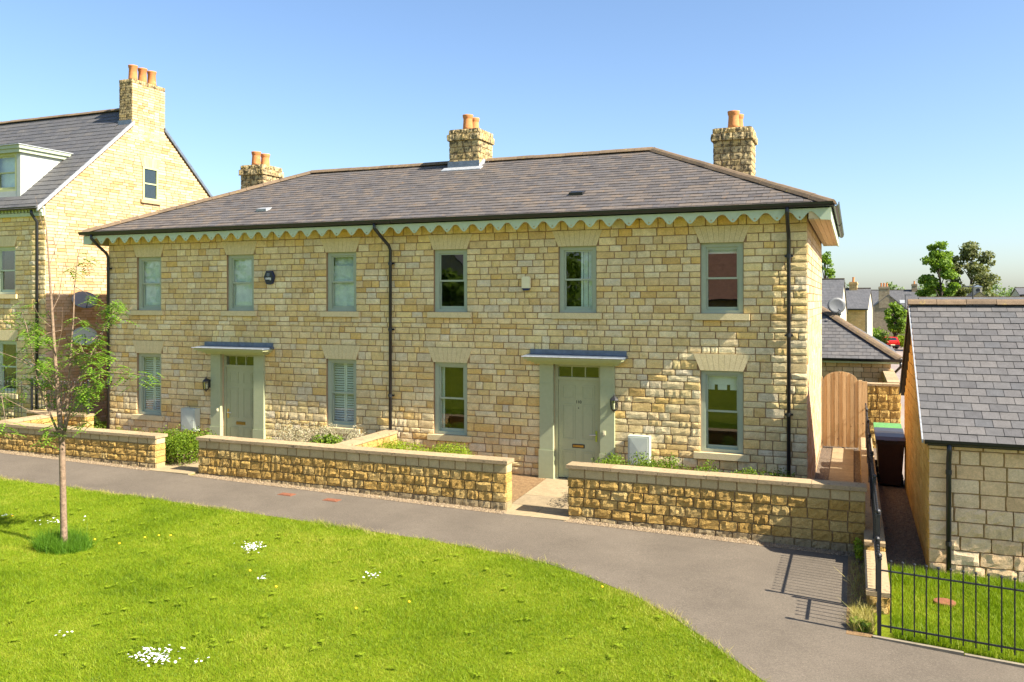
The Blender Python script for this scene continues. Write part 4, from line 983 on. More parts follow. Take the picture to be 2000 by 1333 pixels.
# satellite dishes on the gable
def dish(c, r_, label, material, arm=(.0, 0, 0), face=(1, -.5, .35)):
    c = Vector(c); f_ = Vector(face).normalized(); root = thing('satellite_dish', label, 'satellite dish', c+Vector(arm))
    a = f_.cross(Vector((0, 0, 1))).normalized(); u_ = a.cross(f_); vs = []; fs = []; n_ = 20
    for j, (rr, dd) in enumerate(((0, -.16), (.35, -.14), (.7, -.08), (1, 0), (1.0, -.03), (.7, -.11), (.35, -.17), (0, -.19))):
        for k in range(n_):
            t = 2*PI*k/n_; vs.append(c+(a*math.cos(t)*rr*1.1+u_*math.sin(t)*rr)*r_+f_*dd*r_)
    for j in range(7):
        for k in range(n_): k2 = (k+1) % n_; fs.append((j*n_+k, j*n_+k2, (j+1)*n_+k2, (j+1)*n_+k))
    MB().add(vs, fs).build('reflector', material, root, True)
    tip = c+f_*r_*1.0-u_*r_*.75
    MB().tube([c-u_*r_*.95, tip], .010, 6).build('feed_arm', 'black_iron', root)
    MB().tube([tip, tip+(c-tip).normalized()*.09], .025, 8).build('receiver', 'dish_grey', root)
    MB().tube([c-f_*r_*.18, c-f_*r_*.5-u_*r_*.2, c+Vector(arm)], .016, 6).build('bracket', 'black_iron', root)
dish((NX+.35, gy(165)-.3, 3.62), .30, 'dark oval satellite dish on the gable wall, upper of two', 'dark_dish', (-.33, 0.15, -.1), (1, -.5, .9))
dish((NX+.35, gy(165)-.3, 2.62), .30, 'pale satellite dish on the gable wall, lower of two', 'meter_plastic', (-.33, .15, -.1), (.9, -.7, .8))

# ================================================================== GARDEN WALLS
def garden_wall(label, x0, x1, top, ends=True, zb=None, limit=300):
    xm = (x0+x1)/2; root = thing('garden_wall', label, 'wall', (xm, -2.3, G(xm)))
    yf, yb = -2.42, -2.16; zb = (min(G(x0), G(x1))-.02) if zb is None else zb
    core = MB().box(x0+.015, x1-.015, yf+.014, yb, zb-.1, top-.062).build('core', 'wall_mortar', root)
    rg = np.random.default_rng(int(abs(x0)*7)); n_ = max(5, round((top-.06-zb)/.155)); zc = [zb+(top-.06-zb)*i/n_ for i in range(n_+1)]; jobs = []
    for L, org, ang in ((x1-x0, (x0, yf, 0), 0), (yb-yf, (x1, yf, 0), PI/2), (yb-yf, (x0, yb, 0), -PI/2), (x1-x0, (x1, yb, 0), PI)):
        for i in range(n_):
            kind, mt = ('rock', 'wall_stone')
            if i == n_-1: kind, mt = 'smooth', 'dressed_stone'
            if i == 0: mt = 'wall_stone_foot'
            if ang == PI/2: kind = 'smooth'
            jobs += [(r_, org, ang, kind, mt) for r_ in layout(0, L, [zc[i], zc[i+1]], [], .21, .33, rg, .014)]
    lay_stones(jobs, root, limit)
    L = x1-x0; n_ = max(1, round(L/.75)); 
    for i in range(n_):
        a, b_ = x0-.03+(L+.06)*i/n_, x0-.03+(L+.06)*(i+1)/n_-.006
        j = random.uniform(-.003, .003)
        MB().prism([(a, yf-.045, top-.06), (b_, yf-.045, top-.06), (b_, yb+.045, top-.06), (a, yb+.045, top-.06)], (0, 0, .06+j)).build('coping_stone', 'coping_stone', root)
    return root
garden_wall('low stone front wall left of the leafy box hedge', -19.0, -13.78, .715)
garden_wall('long low stone front wall between the two door paths', -12.63, -5.70, .755)
garden_wall('low stone front wall right of the sage green door numbered one hundred and ten', -4.55, .16, .775)
def wall_y(label, x0, x1, y0, y1, top, zb, mt='wall_stone', cope=.03, limit=200, lc=.75, kind='rock', zsteps=5):
    root = thing('garden_wall', label, 'wall', ((x0+x1)/2, (y0+y1)/2, zb))
    MB().box(x0+.014, x1-.014, y0+.014, y1-.014, zb-.1, top-.055).build('core', 'wall_mortar', root)
    rg = np.random.default_rng(int(abs(x0*13+y0*7))+1); jobs = []; zc = [zb+(top-.055-zb)*i/zsteps for i in range(zsteps+1)]
    for L, org, ang in ((x1-x0, (x0, y0, 0), 0), (y1-y0, (x1, y0, 0), PI/2), (x1-x0, (x1, y1, 0), PI), (y1-y0, (x0, y1, 0), -PI/2)):
        jobs += [(r_, org, ang, kind, mt) for r_ in layout(0, L, zc, [], .22, .36, rg, .012)]
    lay_stones(jobs, root, limit)
    n_ = max(1, round((y1-y0)/lc)); alongx = (x1-x0) > (y1-y0)
    if alongx: n_ = max(1, round((x1-x0)/lc))
    for i in range(n_):
        if alongx: a, b_ = x0+(x1-x0)*i/n_, x0+(x1-x0)*(i+1)/n_-.006; bx_ = (a, b_, y0-cope, y1+cope)
        else: a, b_ = y0+(y1-y0)*i/n_, y0+(y1-y0)*(i+1)/n_-.006; bx_ = (x0-cope, x1+cope, a, b_)
        MB().box(*bx_, top-.055+random.uniform(-.002, .002), top+random.uniform(-.003, .003)).build('coping_stone', 'coping_stone', root)
    return root
wall_y('short stone wall with coping dividing the two front gardens', -9.50, -9.25, -2.11, -.10, .755, -.08)
wall_y('low stone wall running back on the far left beside the neighbour', -18.95, -18.70, -2.11, -.62, .72, .06)
wall_y('low stone wall with black railings across the gap between the houses', -19.98, -17.9, -.60, -.36, .72, .08, limit=60)
# low wall under the long railing on the right, two levels
wall_y('low coped stone wall at the path end under black railings', .17, .39, -4.95, -3.1, .015, -.27, zsteps=2, lc=.9)
wall_y('low coped stone wall under the railings beside the bin alley', .17, .39, -3.09, 6.9, .13, -.27, zsteps=3, lc=.9, limit=120)
# tall wall by the gate
wall_y('tall golden stone pier wall right of the timber gate behind the bins', .30, 1.10, 7.6, 7.9, 1.44, -.27, zsteps=8, kind='rock', lc=.42)
wall_y('golden stone boundary wall with pale coping running back to the garage', .85, 1.10, 7.95, 12.6, 1.46, -.27, zsteps=8, limit=40)

# ================================================================== RAILINGS
def railing(label, a, b_, zb, h, n_, group=None, base_post=True, end_post=False, pitch=None):
    a, b_ = Vector((a[0], a[1], 0)), Vector((b_[0], b_[1], 0)); d = b_-a
    root = thing('railing', label, 'railing', (a.x, a.y, zb), group)
    t = .022
    def post(p):
        o = MB().box(p.x-t, p.x+t, p.y-t, p.y+t, zb-.05, zb+h).build('post', 'black_iron', root)
        MB().box(p.x-t-.006, p.x+t+.006, p.y-t-.006, p.y+t+.006, zb+h, zb+h+.012).ball((p.x, p.y, zb+h+.042), .034).build('ball_finial', 'black_iron', o, False)
    post(a)
    if end_post: post(b_)
    for z in (zb+.12, zb+h-.13):
        s_ = d.normalized(); q = Vector((-s_.y, s_.x, 0))*.016
        MB().prism([a-q+Vector((0, 0, z)), b_-q+Vector((0, 0, z)), b_+q+Vector((0, 0, z)), a+q+Vector((0, 0, z))], (0, 0, .012)).build('rail', 'black_iron', root)
    mb = MB().tube([(0, 0, 0), (0, 0, h-.08)], .0085, 6).ball((0, 0, h-.068), .017, 6, 4)
    me = bpy.data.meshes.new('bar'); me.from_pydata(mb.v, [], mb.f); me.materials.append(MATS['black_iron'])
    for i in range(1, n_):
        p = a+d*i/n_; place('bar', me, (p.x, p.y, zb+.06), root)
yl = -5.72
for i in range(2):
    x0 = .27+i*2.04; y0 = yl-.135*(x0-.27)
    railing(['black iron railing beside the corner post along the lawn edge, right foreground', 'second black iron railing panel from the corner post along the lawn edge'][i], (x0, y0), (x0+2.04, y0-.135*2.04), G(x0), .88, 17, end_post=(i == 1))
railing('short stepped black railing between the corner post and the low wall', (.27, -4.92), (.27, -5.66), -.24+.0, .86, 6)
for i in range(6):
    y0 = -4.86+i*2.03
    railing(['black railing on the low wall, first panel next to the path', 'black railing on the low wall, second panel from the path', 'black railing on the low wall, third panel from the path', 'black railing on the low wall, beside the wheelie bins', 'black railing on the low wall, fifth panel from the path', 'black railing on the low wall, nearest the timber gate'][i], (.28, y0), (.28, y0+2.03), .015 if i == 0 else .13, .93 if i == 0 else .86, 17, end_post=(i == 5))
railing('black iron railing between the two houses above the low wall, far left', (-19.95, -.48), (-17.95, -.48), .72, .80, 17, end_post=True)
railing('black iron railing in front of the neighbouring house behind leafy shrub', (-24.4, -.62), (-20.02, -.62), .42, 1.05, 34)

# ================================================================== GATE
gy_ = 7.05; gt = thing('timber_gate', 'arched close boarded timber gate beside the stone house', 'gate', (-.25, gy_, -.22))
nB = 9; gx0, gx1 = -.74, .10
for i in range(nB):
    a, b_ = gx0+(gx1-gx0)*i/nB+.003, gx0+(gx1-gx0)*(i+1)/nB-.003
    arch = lambda x: 1.50+.27*math.sqrt(max(0, 1-((x-(gx0+gx1)/2)/((gx1-gx0)/2))**2*.98))
    off = .018 if i % 2 else 0
    MB().prism([(a, gy_-off, -.17), (b_, gy_-off, -.17), (b_, gy_-off, arch(b_)), ((a+b_)/2, gy_-off, arch((a+b_)/2)), (a, gy_-off, arch(a))], (0, .02, 0)).build('board', 'gate_wood', gt)
for z in (.1, .8, 1.4): MB().box(gx0, gx1, gy_+.024, gy_+.06, z, z+.1).build('ledge', 'gate_wood', gt)
MB().box(gx1+.01, gx1+.10, gy_-.03, gy_+.06, -.25, 1.56).build('post', 'gate_wood', gt); MB().box(gx1+.105, gx1+.22, gy_+.0, gy_+.05, -.2, 1.53).build('side_board', 'gate_wood', gt)
MB().box(gx0-.036, gx0-.006, gy_-.03, gy_+.06, -.25, 1.62).build('post', 'gate_wood', gt)

# ================================================================== BINS
def bin_(X, Y, zb, body, lid, label):
    r_ = thing('wheelie_bin', label, 'bin', (X, Y, zb))
    mb = MB(); lo = [(X-.20, Y-.22, zb+.06), (X+.20, Y-.22, zb+.06), (X+.20, Y+.20, zb+.06), (X-.20, Y+.20, zb+.06)]; hi = [(X-.26, Y-.32, zb+.96), (X+.26, Y-.32, zb+.96), (X+.26, Y+.28, zb+.96), (X-.26, Y+.28, zb+.96)]
    mb.add(lo+hi, [(3, 2, 1, 0), (4, 5, 6, 7), (0, 1, 5, 4), (1, 2, 6, 5), (2, 3, 7, 6), (3, 0, 4, 7)]); mb.box(X-.275, X+.275, Y-.335, Y+.295, zb+.90, zb+.962); mb.build('body', body, r_)
    l_ = MB().prism([(X-.285, Y-.36, zb+.965), (X-.285, Y-.36, zb+.99), (X-.285, Y-.20, zb+1.04), (X-.285, Y+.18, zb+1.06), (X-.285, Y+.31, zb+1.03), (X-.285, Y+.31, zb+.965)], (.57, 0, 0)).build('lid', lid, r_)
    MB().box(X-.12, X+.12, Y-.385, Y-.361, zb+.968, zb+.985).build('lid_grip', lid, l_)
    MB().tube([(X-.24, Y+.35, zb+.97), (X+.24, Y+.35, zb+.97)], .018, 8).box(X-.22, X-.18, Y+.281, Y+.36, zb+.93, zb+.955).box(X+.18, X+.22, Y+.281, Y+.36, zb+.93, zb+.955).build('handle', body, r_)
    for k in (-1, 1): MB().tube([(X+k*.205, Y+.21, zb+.10), (X+k*.255, Y+.21, zb+.10)], .10, 14).build('wheel', 'tyre', r_)
bin_(.70, 2.95, -.245, 'bin_brown', 'bin_brown', 'brown wheelie bin, front one of three in the gravel alley')
bin_(.70, 3.75, -.245, 'bin_black', 'bin_grey', 'black wheelie bin with grey lid, middle one of three')
bin_(.70, 4.55, -.245, 'bin_black', 'bin_green', 'wheelie bin with green lid, rear one of three')

# ================================================================== GARAGE ON THE RIGHT
GX0, GX1, GYF, GYB = .98, 7.2, -2.95, 3.15; gez, grz = 1.70, 3.50; gmy = (GYF+GYB)/2
ga = thing('stone_garage', 'stone garage with grey slate roof and black gutter, right edge', 'garage', (4, gmy, -.26))
gfw = MB().box(GX0+.012, GX1, GYF+.014, GYF+.25, -.4, gez-.02).build('front_wall', 'pale_mortar', ga); rg = np.random.default_rng(31); jobs = []
zc = [-.30+.2*i for i in range(11)]
for i in range(10):
    jobs += [(r_, (0, GYF, 0), 0, 'rock' if i < 5 else 'smooth', 'garage_stone') for r_ in layout(GX0, GX1, [zc[i], min(zc[i+1], gez-.03)], [], .25, .44, rg, .010)]
lay_stones(jobs, gfw, 200)
gpt = (grz-gez)/(gmy-GYF)
gg = MB().prism([(GX0+.012, GYF+.26, -.4), (GX0+.012, GYB-.01, -.4), (GX0+.012, GYB-.01, gez-.02), (GX0+.012, gmy, grz-.04), (GX0+.012, GYF+.26, gez+.26*gpt-.04)], (.24, 0, 0)).build('gable_wall', 'pale_mortar', ga)
gclip2 = lambda a, b_: (max(0, (b_-gez)/gpt)+.0, (GYB-GYF)-max(0, (b_-gez)/gpt)) if (b_-gez)/gpt < (GYB-GYF)/2-.05 else (0, 0)
lay_stones([((L_-(r_[1]), L_-r_[0], r_[2], r_[3]), (GX0, GYB, 0), -PI/2, 'smooth', 'gable_bounce_stone') for L_ in (GYB-GYF,) for r_ in layout(0, GYB-GYF, courses([-.30, gez, grz-.05], .16, .2, rg), [], .25, .44, rg, .012, gclip2)], gg, 100)
BOX('rear_wall', 'garage_stone', ga, GX0+.26, GX1, GYB-.25, GYB-.012, -.4, gez-.03); BOX('side_wall', 'garage_stone', ga, GX1-.25, GX1-.002, GYF+.26, GYB-.26, -.4, gez-.03)
gy0 = GYF-.16; gz0 = gez-.16*gpt+.05; gsl = math.hypot(gmy-gy0, grz+.05-gz0)
gr = MB().prism([(GX0-.06, gy0, gz0-.03), (GX0-.06, gmy, grz+.02), (GX0-.06, GYB+.16, gz0-.03), (GX0-.06, GYB+.16, gz0-.06), (GX0-.06, gmy, grz-.015), (GX0-.06, gy0, gz0-.06)], (GX1-GX0+.06, 0, 0)).build('roof', 'dark_slate', ga)
slates(gr, (GX0-.07, gy0-.03, gz0-.024), (1, 0, 0), (0, gmy-gy0, grz+.02-gz0+.03), gsl-.03, lambda d: 0, lambda d: GX1-GX0+.08, .183, .225, 'grey_slate', 300)
slates(gr, (GX1, GYB+.19, gz0-.024), (-1, 0, 0), (0, -(gmy-gy0), grz+.02-gz0+.03), gsl-.03, lambda d: 0, lambda d: GX1-GX0+.08, .183, .225, 'grey_slate', 0)
ridge_tiles(gr, (GX0-.10, gmy, grz+.085), (GX1, gmy, grz+.085), r=.125, L=.46)
MB().prism([(GX0-.075, gy0-.02, gz0-.05), (GX0-.075, gmy, grz+.005), (GX0-.075, gmy, grz+.045), (GX0-.075, gy0-.02, gz0-.0)], (-.022, 0, 0)).build('verge', 'white_lead', ga)
MB().prism([(GX0-.075, GYB+.18, gz0-.05), (GX0-.075, gmy, grz+.005), (GX0-.075, gmy, grz+.045), (GX0-.075, GYB+.18, gz0-.0)], (-.022, 0, 0)).build('verge', 'black_plastic', ga)
MB().box(GX0-.02, GX1, GYF-.10, GYF-.075, gez-.14, gez-.005).build('fascia', 'black_plastic', ga)
gutter(ga, (GX0-.06, GYF-.101, gez-.045), (GX1, GYF-.101, gez-.045), (0, -1, 0), r=.055)
X_ = 1.23
dp = MB().tube([(X_, GYF-.155, gez-.10), (X_, GYF-.155, gez-.20), (X_, GYF-.09, gez-.30), (X_, GYF-.07, gez-.36), (X_, GYF-.07, -.2)], .034, 10).build('downpipe', 'black_plastic', ga, True)
for z in (1.2, .2): MB().tube([(X_, GYF-.07, z-.03), (X_, GYF-.07, z+.03)], .041, 10).build('pipe_clip', 'black_plastic', dp)

# ================================================================== HIPPED GARAGE BEHIND
hg = thing('hipped_garage', 'small stone garage with hipped slate roof behind the timber gate', 'garage', (-2, 15, -.3))
hx0, hx1, hy0, hy1, he = -7, 1.05, 12.0, 18.2, 1.72
hwll = MB().box(hx0, hx1, hy0+.014, hy1, -.5, he).build('wall', 'mortar', hg); rg = np.random.default_rng(44)
lay_stones([(r_, (0, hy0, 0), 0, 'smooth', 'garage_stone') for r_ in layout(hx0, hx1+.01, courses([-.3, he-.02], .13, .17, rg), [], .2, .4, rg)]+[(r_, (hx1, hy0, 0), PI/2, 'smooth', 'brick_stone') for r_ in layout(0, hy1-hy0, courses([-.3, he-.02], .13, .17, rg), [], .2, .4, rg)], hwll, 60)
o_ = .28; ax0, ax1, ay0, ay1 = hx0-o_, hx1+o_, hy0-o_, hy1+o_; hh = (ay1-ay0)/2; hpt = .645; hz = he+.08; zr = hz+hh*hpt; rm = (ay0+ay1)/2
hr = MB().add([(ax0, ay0, hz-.012), (ax1, ay0, hz-.012), (ax1, ay1, hz-.012), (ax0, ay1, hz-.012), (ax0+hh, rm, zr-.012), (ax1-hh, rm, zr-.012)], [(0, 1, 5, 4), (1, 2, 5), (2, 3, 4, 5), (3, 0, 4)]).build('roof', 'dark_slate', hg)
sl2 = math.hypot(hh, hh*hpt); c2 = hh/sl2
slates(hr, (ax0, ay0-.02, hz-.008), (1, 0, 0), (0, 1, hpt), sl2, lambda d: d*c2, lambda d: ax1-ax0-d*c2, .185, .225, 'grey_slate', 150)
slates(hr, (ax1+.02, ay0, hz-.008), (0, 1, 0), (-1, 0, hpt), sl2, lambda d: d*c2, lambda d: ay1-ay0-d*c2, .185, .225, 'grey_slate', 0)
ridge_tiles(hr, (ax1, ay0, hz+.06), (ax1-hh, rm, zr+.06), r=.16, name='hip_tile'); ridge_tiles(hr, (ax0+hh, rm, zr+.06), (ax1-hh, rm, zr+.06))
MB().box(ax0, ax1-.02, ay0+.01, ay0+.03, hz-.13, hz-.02).build('fascia', 'trim_green', hg)
gutter(hg, (ax0, ay0+.005, hz+.02), (ax1+.02, ay0+.005, hz+.02), (0, -1, 0), r=.07)
MB().tube([(ax1-.02, ay0-.06, hz-.06), (ax1-.02, ay0-.06, hz-.2), (hx1+.08, ay0+.1, hz-.42), (hx1+.06, hy0-.02, hz-.5), (hx1+.06, hy0-.02, .2)], .04, 8).build('downpipe', 'black_plastic', hg, True)
Xd, zd = fx(1634, 597, 13.6)
dish((Xd, 13.6, zd), .27, 'large pale grey satellite dish above the hip of the rear garage roof', 'dish_grey', (.1, .4, -.65), (.35, -1, .15))

# ================================================================== FAR HOUSES
def far_house(name, label, pos, yaw, L, W, eave, ridge, wall, gable_mat, chims=(), wins=(), ridge_along_x=True, sky=(), rmat='far_slate'):
    """local frame: front facade at y=0 from x=-L/2..L/2, depth W; windows (x, z, w, h) on the front"""
    root = thing(name, label, 'house', pos); root.rotation_euler = (0, 0, yaw); W0 = Vector(pos)
    def put(mb, nm, mt, par=None):
        o = MB(); o.v = mb.v; o.f = mb.f
        ob = o.build(nm, mt)
        c = WP[ob.as_pointer()].copy(); ob.parent = par or root
        ob.location = c-(WP[par.as_pointer()] if par else Vector((0, 0, 0))); WP[ob.as_pointer()] = c; return ob
    if ridge_along_x:
        put(MB().box(-L/2, L/2, 0, W, -1, eave), 'wall', wall)
        for s_ in (-1, 1):
            g_ = MB(); g_.prism([(s_*(L/2+.004), 0.0, -1), (s_*(L/2+.004), W, -1), (s_*(L/2+.004), W, eave), (s_*(L/2+.004), W/2, ridge-.1), (s_*(L/2+.004), 0, eave)], (-s_*.2, 0, 0))
            put(g_, 'gable', gable_mat)
        t = (ridge-eave)/(W/2)
        rf_ = put(MB().prism([(-L/2-.1, -.3, eave-.3*t+.02), (-L/2-.1, W/2, ridge+.02), (-L/2-.1, W+.3, eave-.3*t+.02), (-L/2-.1, W+.3, eave-.3*t-.1), (-L/2-.1, W/2, ridge-.1), (-L/2-.1, -.3, eave-.3*t-.1)], (L+.2, 0, 0)), 'roof', rmat)
        put(MB().box(-L/2-.1, L/2+.1, W/2-.1, W/2+.1, ridge, ridge+.08), 'ridge', 'ridge_clay')
        put(MB().box(-L/2, L/2, -.42, -.30, eave-.3*t-.06, eave-.3*t+.06), 'gutter', 'black_plastic')
    else:
        put(MB().prism([(-L/2, 0, -1), (L/2, 0, -1), (L/2, 0, eave), (0, 0, ridge-.06), (-L/2, 0, eave)], (0, W, 0)), 'wall', wall)
        t = (ridge-eave)/(L/2)
        rf_ = put(MB().prism([(-L/2-.3, -.1, eave-.3*t+.02), (0, -.1, ridge+.06), (L/2+.3, -.1, eave-.3*t+.02), (L/2+.3, -.1, eave-.3*t-.08), (0, -.1, ridge-.05), (-L/2-.3, -.1, eave-.3*t-.08)], (0, W+.2, 0)), 'roof', rmat)
    for (cx_, cy_, cw, cd_, top, np_) in chims:
        c_ = put(MB().box(cx_-cw/2, cx_+cw/2, cy_-cd_/2, cy_+cd_/2, eave, top).box(cx_-cw/2-.05, cx_+cw/2+.05, cy_-cd_/2-.05, cy_+cd_/2+.05, top-.3, top-.12), 'chimney', wall)
        for k in range(np_):
            x = cx_+(k-(np_-1)/2)*.36; put(MB().lathe([(.13, 0), (.11, .4), (.13, .45), (.13, .5)], (x, cy_, top), 10), 'chimney_pot', 'terracotta', c_)
    for (wx, wz, ww_, wh) in wins:
        f_ = put(MB().box(wx-ww_/2, wx+ww_/2, -.04, .05, wz, wz+.08).box(wx-ww_/2, wx+ww_/2, -.04, .05, wz+wh-.08, wz+wh).box(wx-ww_/2, wx-ww_/2+.08, -.04, .05, wz+.08, wz+wh-.08).box(wx+ww_/2-.08, wx+ww_/2, -.04, .05, wz+.08, wz+wh-.08).box(wx-ww_/2+.08, wx+ww_/2-.08, -.04, .03, wz+wh/2-.03, wz+wh/2+.03), 'window', 'trim_green')
        put(MB().box(wx-ww_/2+.08, wx+ww_/2-.08, -.02, -.006, wz+.08, wz+wh/2-.03).box(wx-ww_/2+.08, wx+ww_/2-.08, -.02, -.006, wz+wh/2+.03, wz+wh-.08), 'pane', 'glass', f_)
    for (sx_, sd) in sky:
        t = (ridge-eave)/(W/2); y = sd; z = eave+sd*t
        put(MB().prism([(sx_-.4, y, z+.04), (sx_+.4, y, z+.04), (sx_+.4, y+.7, z+.7*t+.04), (sx_-.4, y+.7, z+.7*t+.04)], (0, 0, .07)), 'skylight', 'white_lead', rf_)
    return root
def at(px, Y): return fx(px, HY, Y)[0]
def zat(px, py, Y): return fx(px, py, Y)[1]
# A: slate roof just right of the stone house corner
Y = 58; z0 = G(0, Y)
far_house('terraced_house', 'far slate roofed house nearest the corner of the stone house', ((at(1641, Y)-4.5), Y, z0), math.radians(-3), 9, 8, zat(1620, 604, Y)-z0-.2, zat(1620, 546, Y+4)-z0, 'far_stone', 'render_white', [(-2.5, 4, .8, .8, zat(1620, 528, Y+4)-z0, 2)], [(-2, 1, .9, 1.4)])
Y = 76; z0 = G(0, Y); xr = at(1694, Y)
far_house('terraced_house', 'far house with dark slate roof and golden stone front, above the garage hip', (xr-2.2, Y, z0), math.radians(-5), 4.4, 7, zat(1670, 601, Y)-z0, zat(1670, 564, Y+3.5)-z0, 'far_orange_stone', 'render_white', [(.6, 3.5, .75, .75, zat(1685, 551, Y+3.5)-z0, 1)], [(-1.2, 1.0, .9, 1.3)])
Y = 112; z0 = G(0, Y); xa, xb = at(1702, Y), at(1769, Y)
far_house('gabled_house', 'far grey stone house end with tall chimney on its gable', ((xa+xb)/2, Y, z0), 0, xb-xa, 9, zat(1735, 602, Y)-z0, zat(1735, 576, Y)-z0, 'far_grey_stone', 'far_grey_stone', [(-.55, .53, 1.35, 1.2, zat(1730, 560, Y)-z0, 3)], [], ridge_along_x=False)
Y = 135; z0 = G(0, Y); xa, xb = at(1690, Y), at(1796, Y)
far_house('terraced_house', 'long far house with skylights and chimney behind the street tree', ((xa+xb)/2, Y, z0), 0, xb-xa, 9, zat(1740, 606, Y)-z0, zat(1740, 567, Y+4.5)-z0, 'far_grey_stone', 'render_white', [((xb-xa)/2-.5, 4.5, .8, .9, zat(1790, 555, Y+4.5)-z0, 1)], [((xb-xa)/2-1.2, zat(1777, 636, Y)-z0, .9, 1.5), (0, 1, .9, 1.4)], sky=[(1.6, 1.4), (3.3, 1.4)])
# roofs behind the garage ridge
Y = 120; z0 = G(0, Y); xc = at(1913, Y)
far_house('gabled_house', 'far gabled stone building with cupola behind the garage ridge', (xc, Y, z0), 0, 7, 8, zat(1913, 588, Y)-z0-1.5, zat(1913, 570, Y)-z0, 'far_stone', 'far_stone', [], [], ridge_along_x=False)
zc_ = zat(1913, 571, Y); cu = thing('roof_cupola', 'small white cupola with round clock opening on the far gable', 'cupola', (xc, Y+2, zc_-.1))
MB().box(xc-.5, xc+.5, Y+1.5, Y+2.5, zc_-.6, zc_+.75).build('body', 'render_white', cu); MB().lathe([(.85, 0), (.5, .12), (.05, .3)], (xc, Y+2, zc_+.75), 4, PI/4).build('cap', 'lead', cu)
MB().tube([(xc, Y+1.5, zc_+.3), (xc, Y+1.47, zc_+.3)], .28, 14).build('clock_face', 'black_paint', cu)
Y = 100; z0 = G(0, Y); xc = at(1996, Y)
far_house('gabled_house', 'far pale building with lead roof at the right frame edge', (xc+2.3, Y, z0), 0, 5, 6, zat(1995, 575, Y)-z0, zat(1995, 562, Y)-z0, 'render_white', 'render_white', [], [], ridge_along_x=True)
Y = 90; z0 = G(0, Y); xa = at(1800, Y)
far_house('long_roof_house', 'long low slate roof hidden mostly behind the garage ridge', (xa+7, Y, z0), 0, 14, 7, zat(1850, 596, Y)-z0, zat(1850, 581, Y+3.5)-z0, 'far_stone', 'far_stone', [], [])

# vehicles in the street
def car(X, Y, yaw, L, W, Hh, paint, label, cat, van=False):
    z0 = G(X, Y)+.01; root = thing('parked_car' if not van else 'parked_van', label, cat, (X, Y, z0)); root.rotation_euler = (0, 0, yaw); O = Vector((X, Y, z0))
    def put(mb, nm, mt, par=None):
        ob = mb.build(nm, mt); c = WP[ob.as_pointer()].copy(); ob.parent = par or root; ob.location = c-(WP[par.as_pointer()] if par else Vector((0, 0, 0))); return ob
    hw_ = W/2
    if van: prof = [(-L/2, .35), (-L/2, Hh*.5), (-L/2+.15, Hh*.98), (L/2-1.5, Hh), (L/2-.9, Hh*.62), (L/2-.05, Hh*.5), (L/2, .35)]
    else: prof = [(-L/2, .35), (-L/2, Hh*.55), (-L/2+.25, Hh*.66), (-L/2+.75, Hh*.98), (L/2-2.0, Hh), (L/2-1.25, Hh*.64), (L/2-.15, Hh*.52), (L/2, .35)]
    body = put(MB().prism([(-hw_, y, z) for y, z in prof], (W, 0, 0)), 'body', paint)
    zr_ = Hh*.68; put(MB().prism([(-hw_*.82, -L/2+(.02 if van else .34), zr_), (hw_*.82, -L/2+(.02 if van else .34), zr_), (hw_*.72, -L/2+(.13 if van else .68), Hh*.93), (-hw_*.72, -L/2+(.13 if van else .68), Hh*.93)], (0, -.03, .02)), 'rear_window', 'black_paint', None)
    for s_ in (-1, 1):
        put(MB().box(s_*hw_, s_*(hw_+.008), -L/2+.9, L/2-2.0, Hh*.68, Hh*.93), 'side_window', 'black_paint')
        put(MB().box(s_*hw_*.78-.11, s_*hw_*.78+.11, -L/2-.015, -L/2+.04, Hh*.46, Hh*.62), 'tail_light', 'tail_light')
        for y in (-L/2+.75, L/2-.8):
            wv_ = put(MB().tube([(s_*(hw_-.19), y, .31), (s_*(hw_+.012), y, .31)], .31, 16), 'wheel', 'tyre'); 
    put(MB().box(-hw_*.95, hw_*.95, -L/2-.06, -L/2+.02, .36, .58), 'bumper', 'black_plastic'); put(MB().box(-.26, .26, -L/2-.07, -L/2-.061, .62-.12, .62), 'number_plate', 'cream_plastic')
Yc = 100; car(at(1731, Yc), Yc, math.radians(20), 3.9, 1.75, 1.5, 'red_paint', 'red hatchback parked in the far street beside the hedge', 'car')
Yc = 121; car(at(1763, Yc), Yc, math.radians(-4), 4.9, 1.9, 2.0, 'blue_paint', 'dark blue van parked behind the lamp post in the far street', 'van', True)
Yc = 119; car(at(1744, Yc), Yc, math.radians(75), 4.3, 1.8, 1.5, 'black_paint', 'black car half hidden under the street tree', 'car')
# street lamp and mast
Yc = 106; X_ = at(1768, Yc); zt = zat(1768, 577, Yc); lp = thing('street_lamp', 'thin black street lamp post beside the far hedge', 'lamp post', (X_, Yc, G(X_, Yc)))
MB().tube([(X_, Yc, G(X_, Yc)), (X_, Yc, zt-2.5), (X_, Yc, zt)], [.07, .06, .04], 8).build('post', 'black_iron', lp); MB().box(X_-.1, X_+.75, Yc-.12, Yc+.12, zt-.02, zt+.08).build('lamp_head', 'dish_grey', lp)
Yc = 70; X_ = at(1900, Yc); zt = zat(1900, 560, Yc); lp = thing('street_lamp', 'flat headed street lamp showing above the garage ridge', 'lamp post', (X_, Yc, G(X_, Yc)))
MB().tube([(X_, Yc, G(X_, Yc)), (X_, Yc, zt-.05)], .06, 8).build('post', 'black_iron', lp); MB().box(X_-.75, X_+.08, Yc-.15, Yc+.15, zt-.05, zt+.06).build('lamp_head', 'dish_grey', lp)

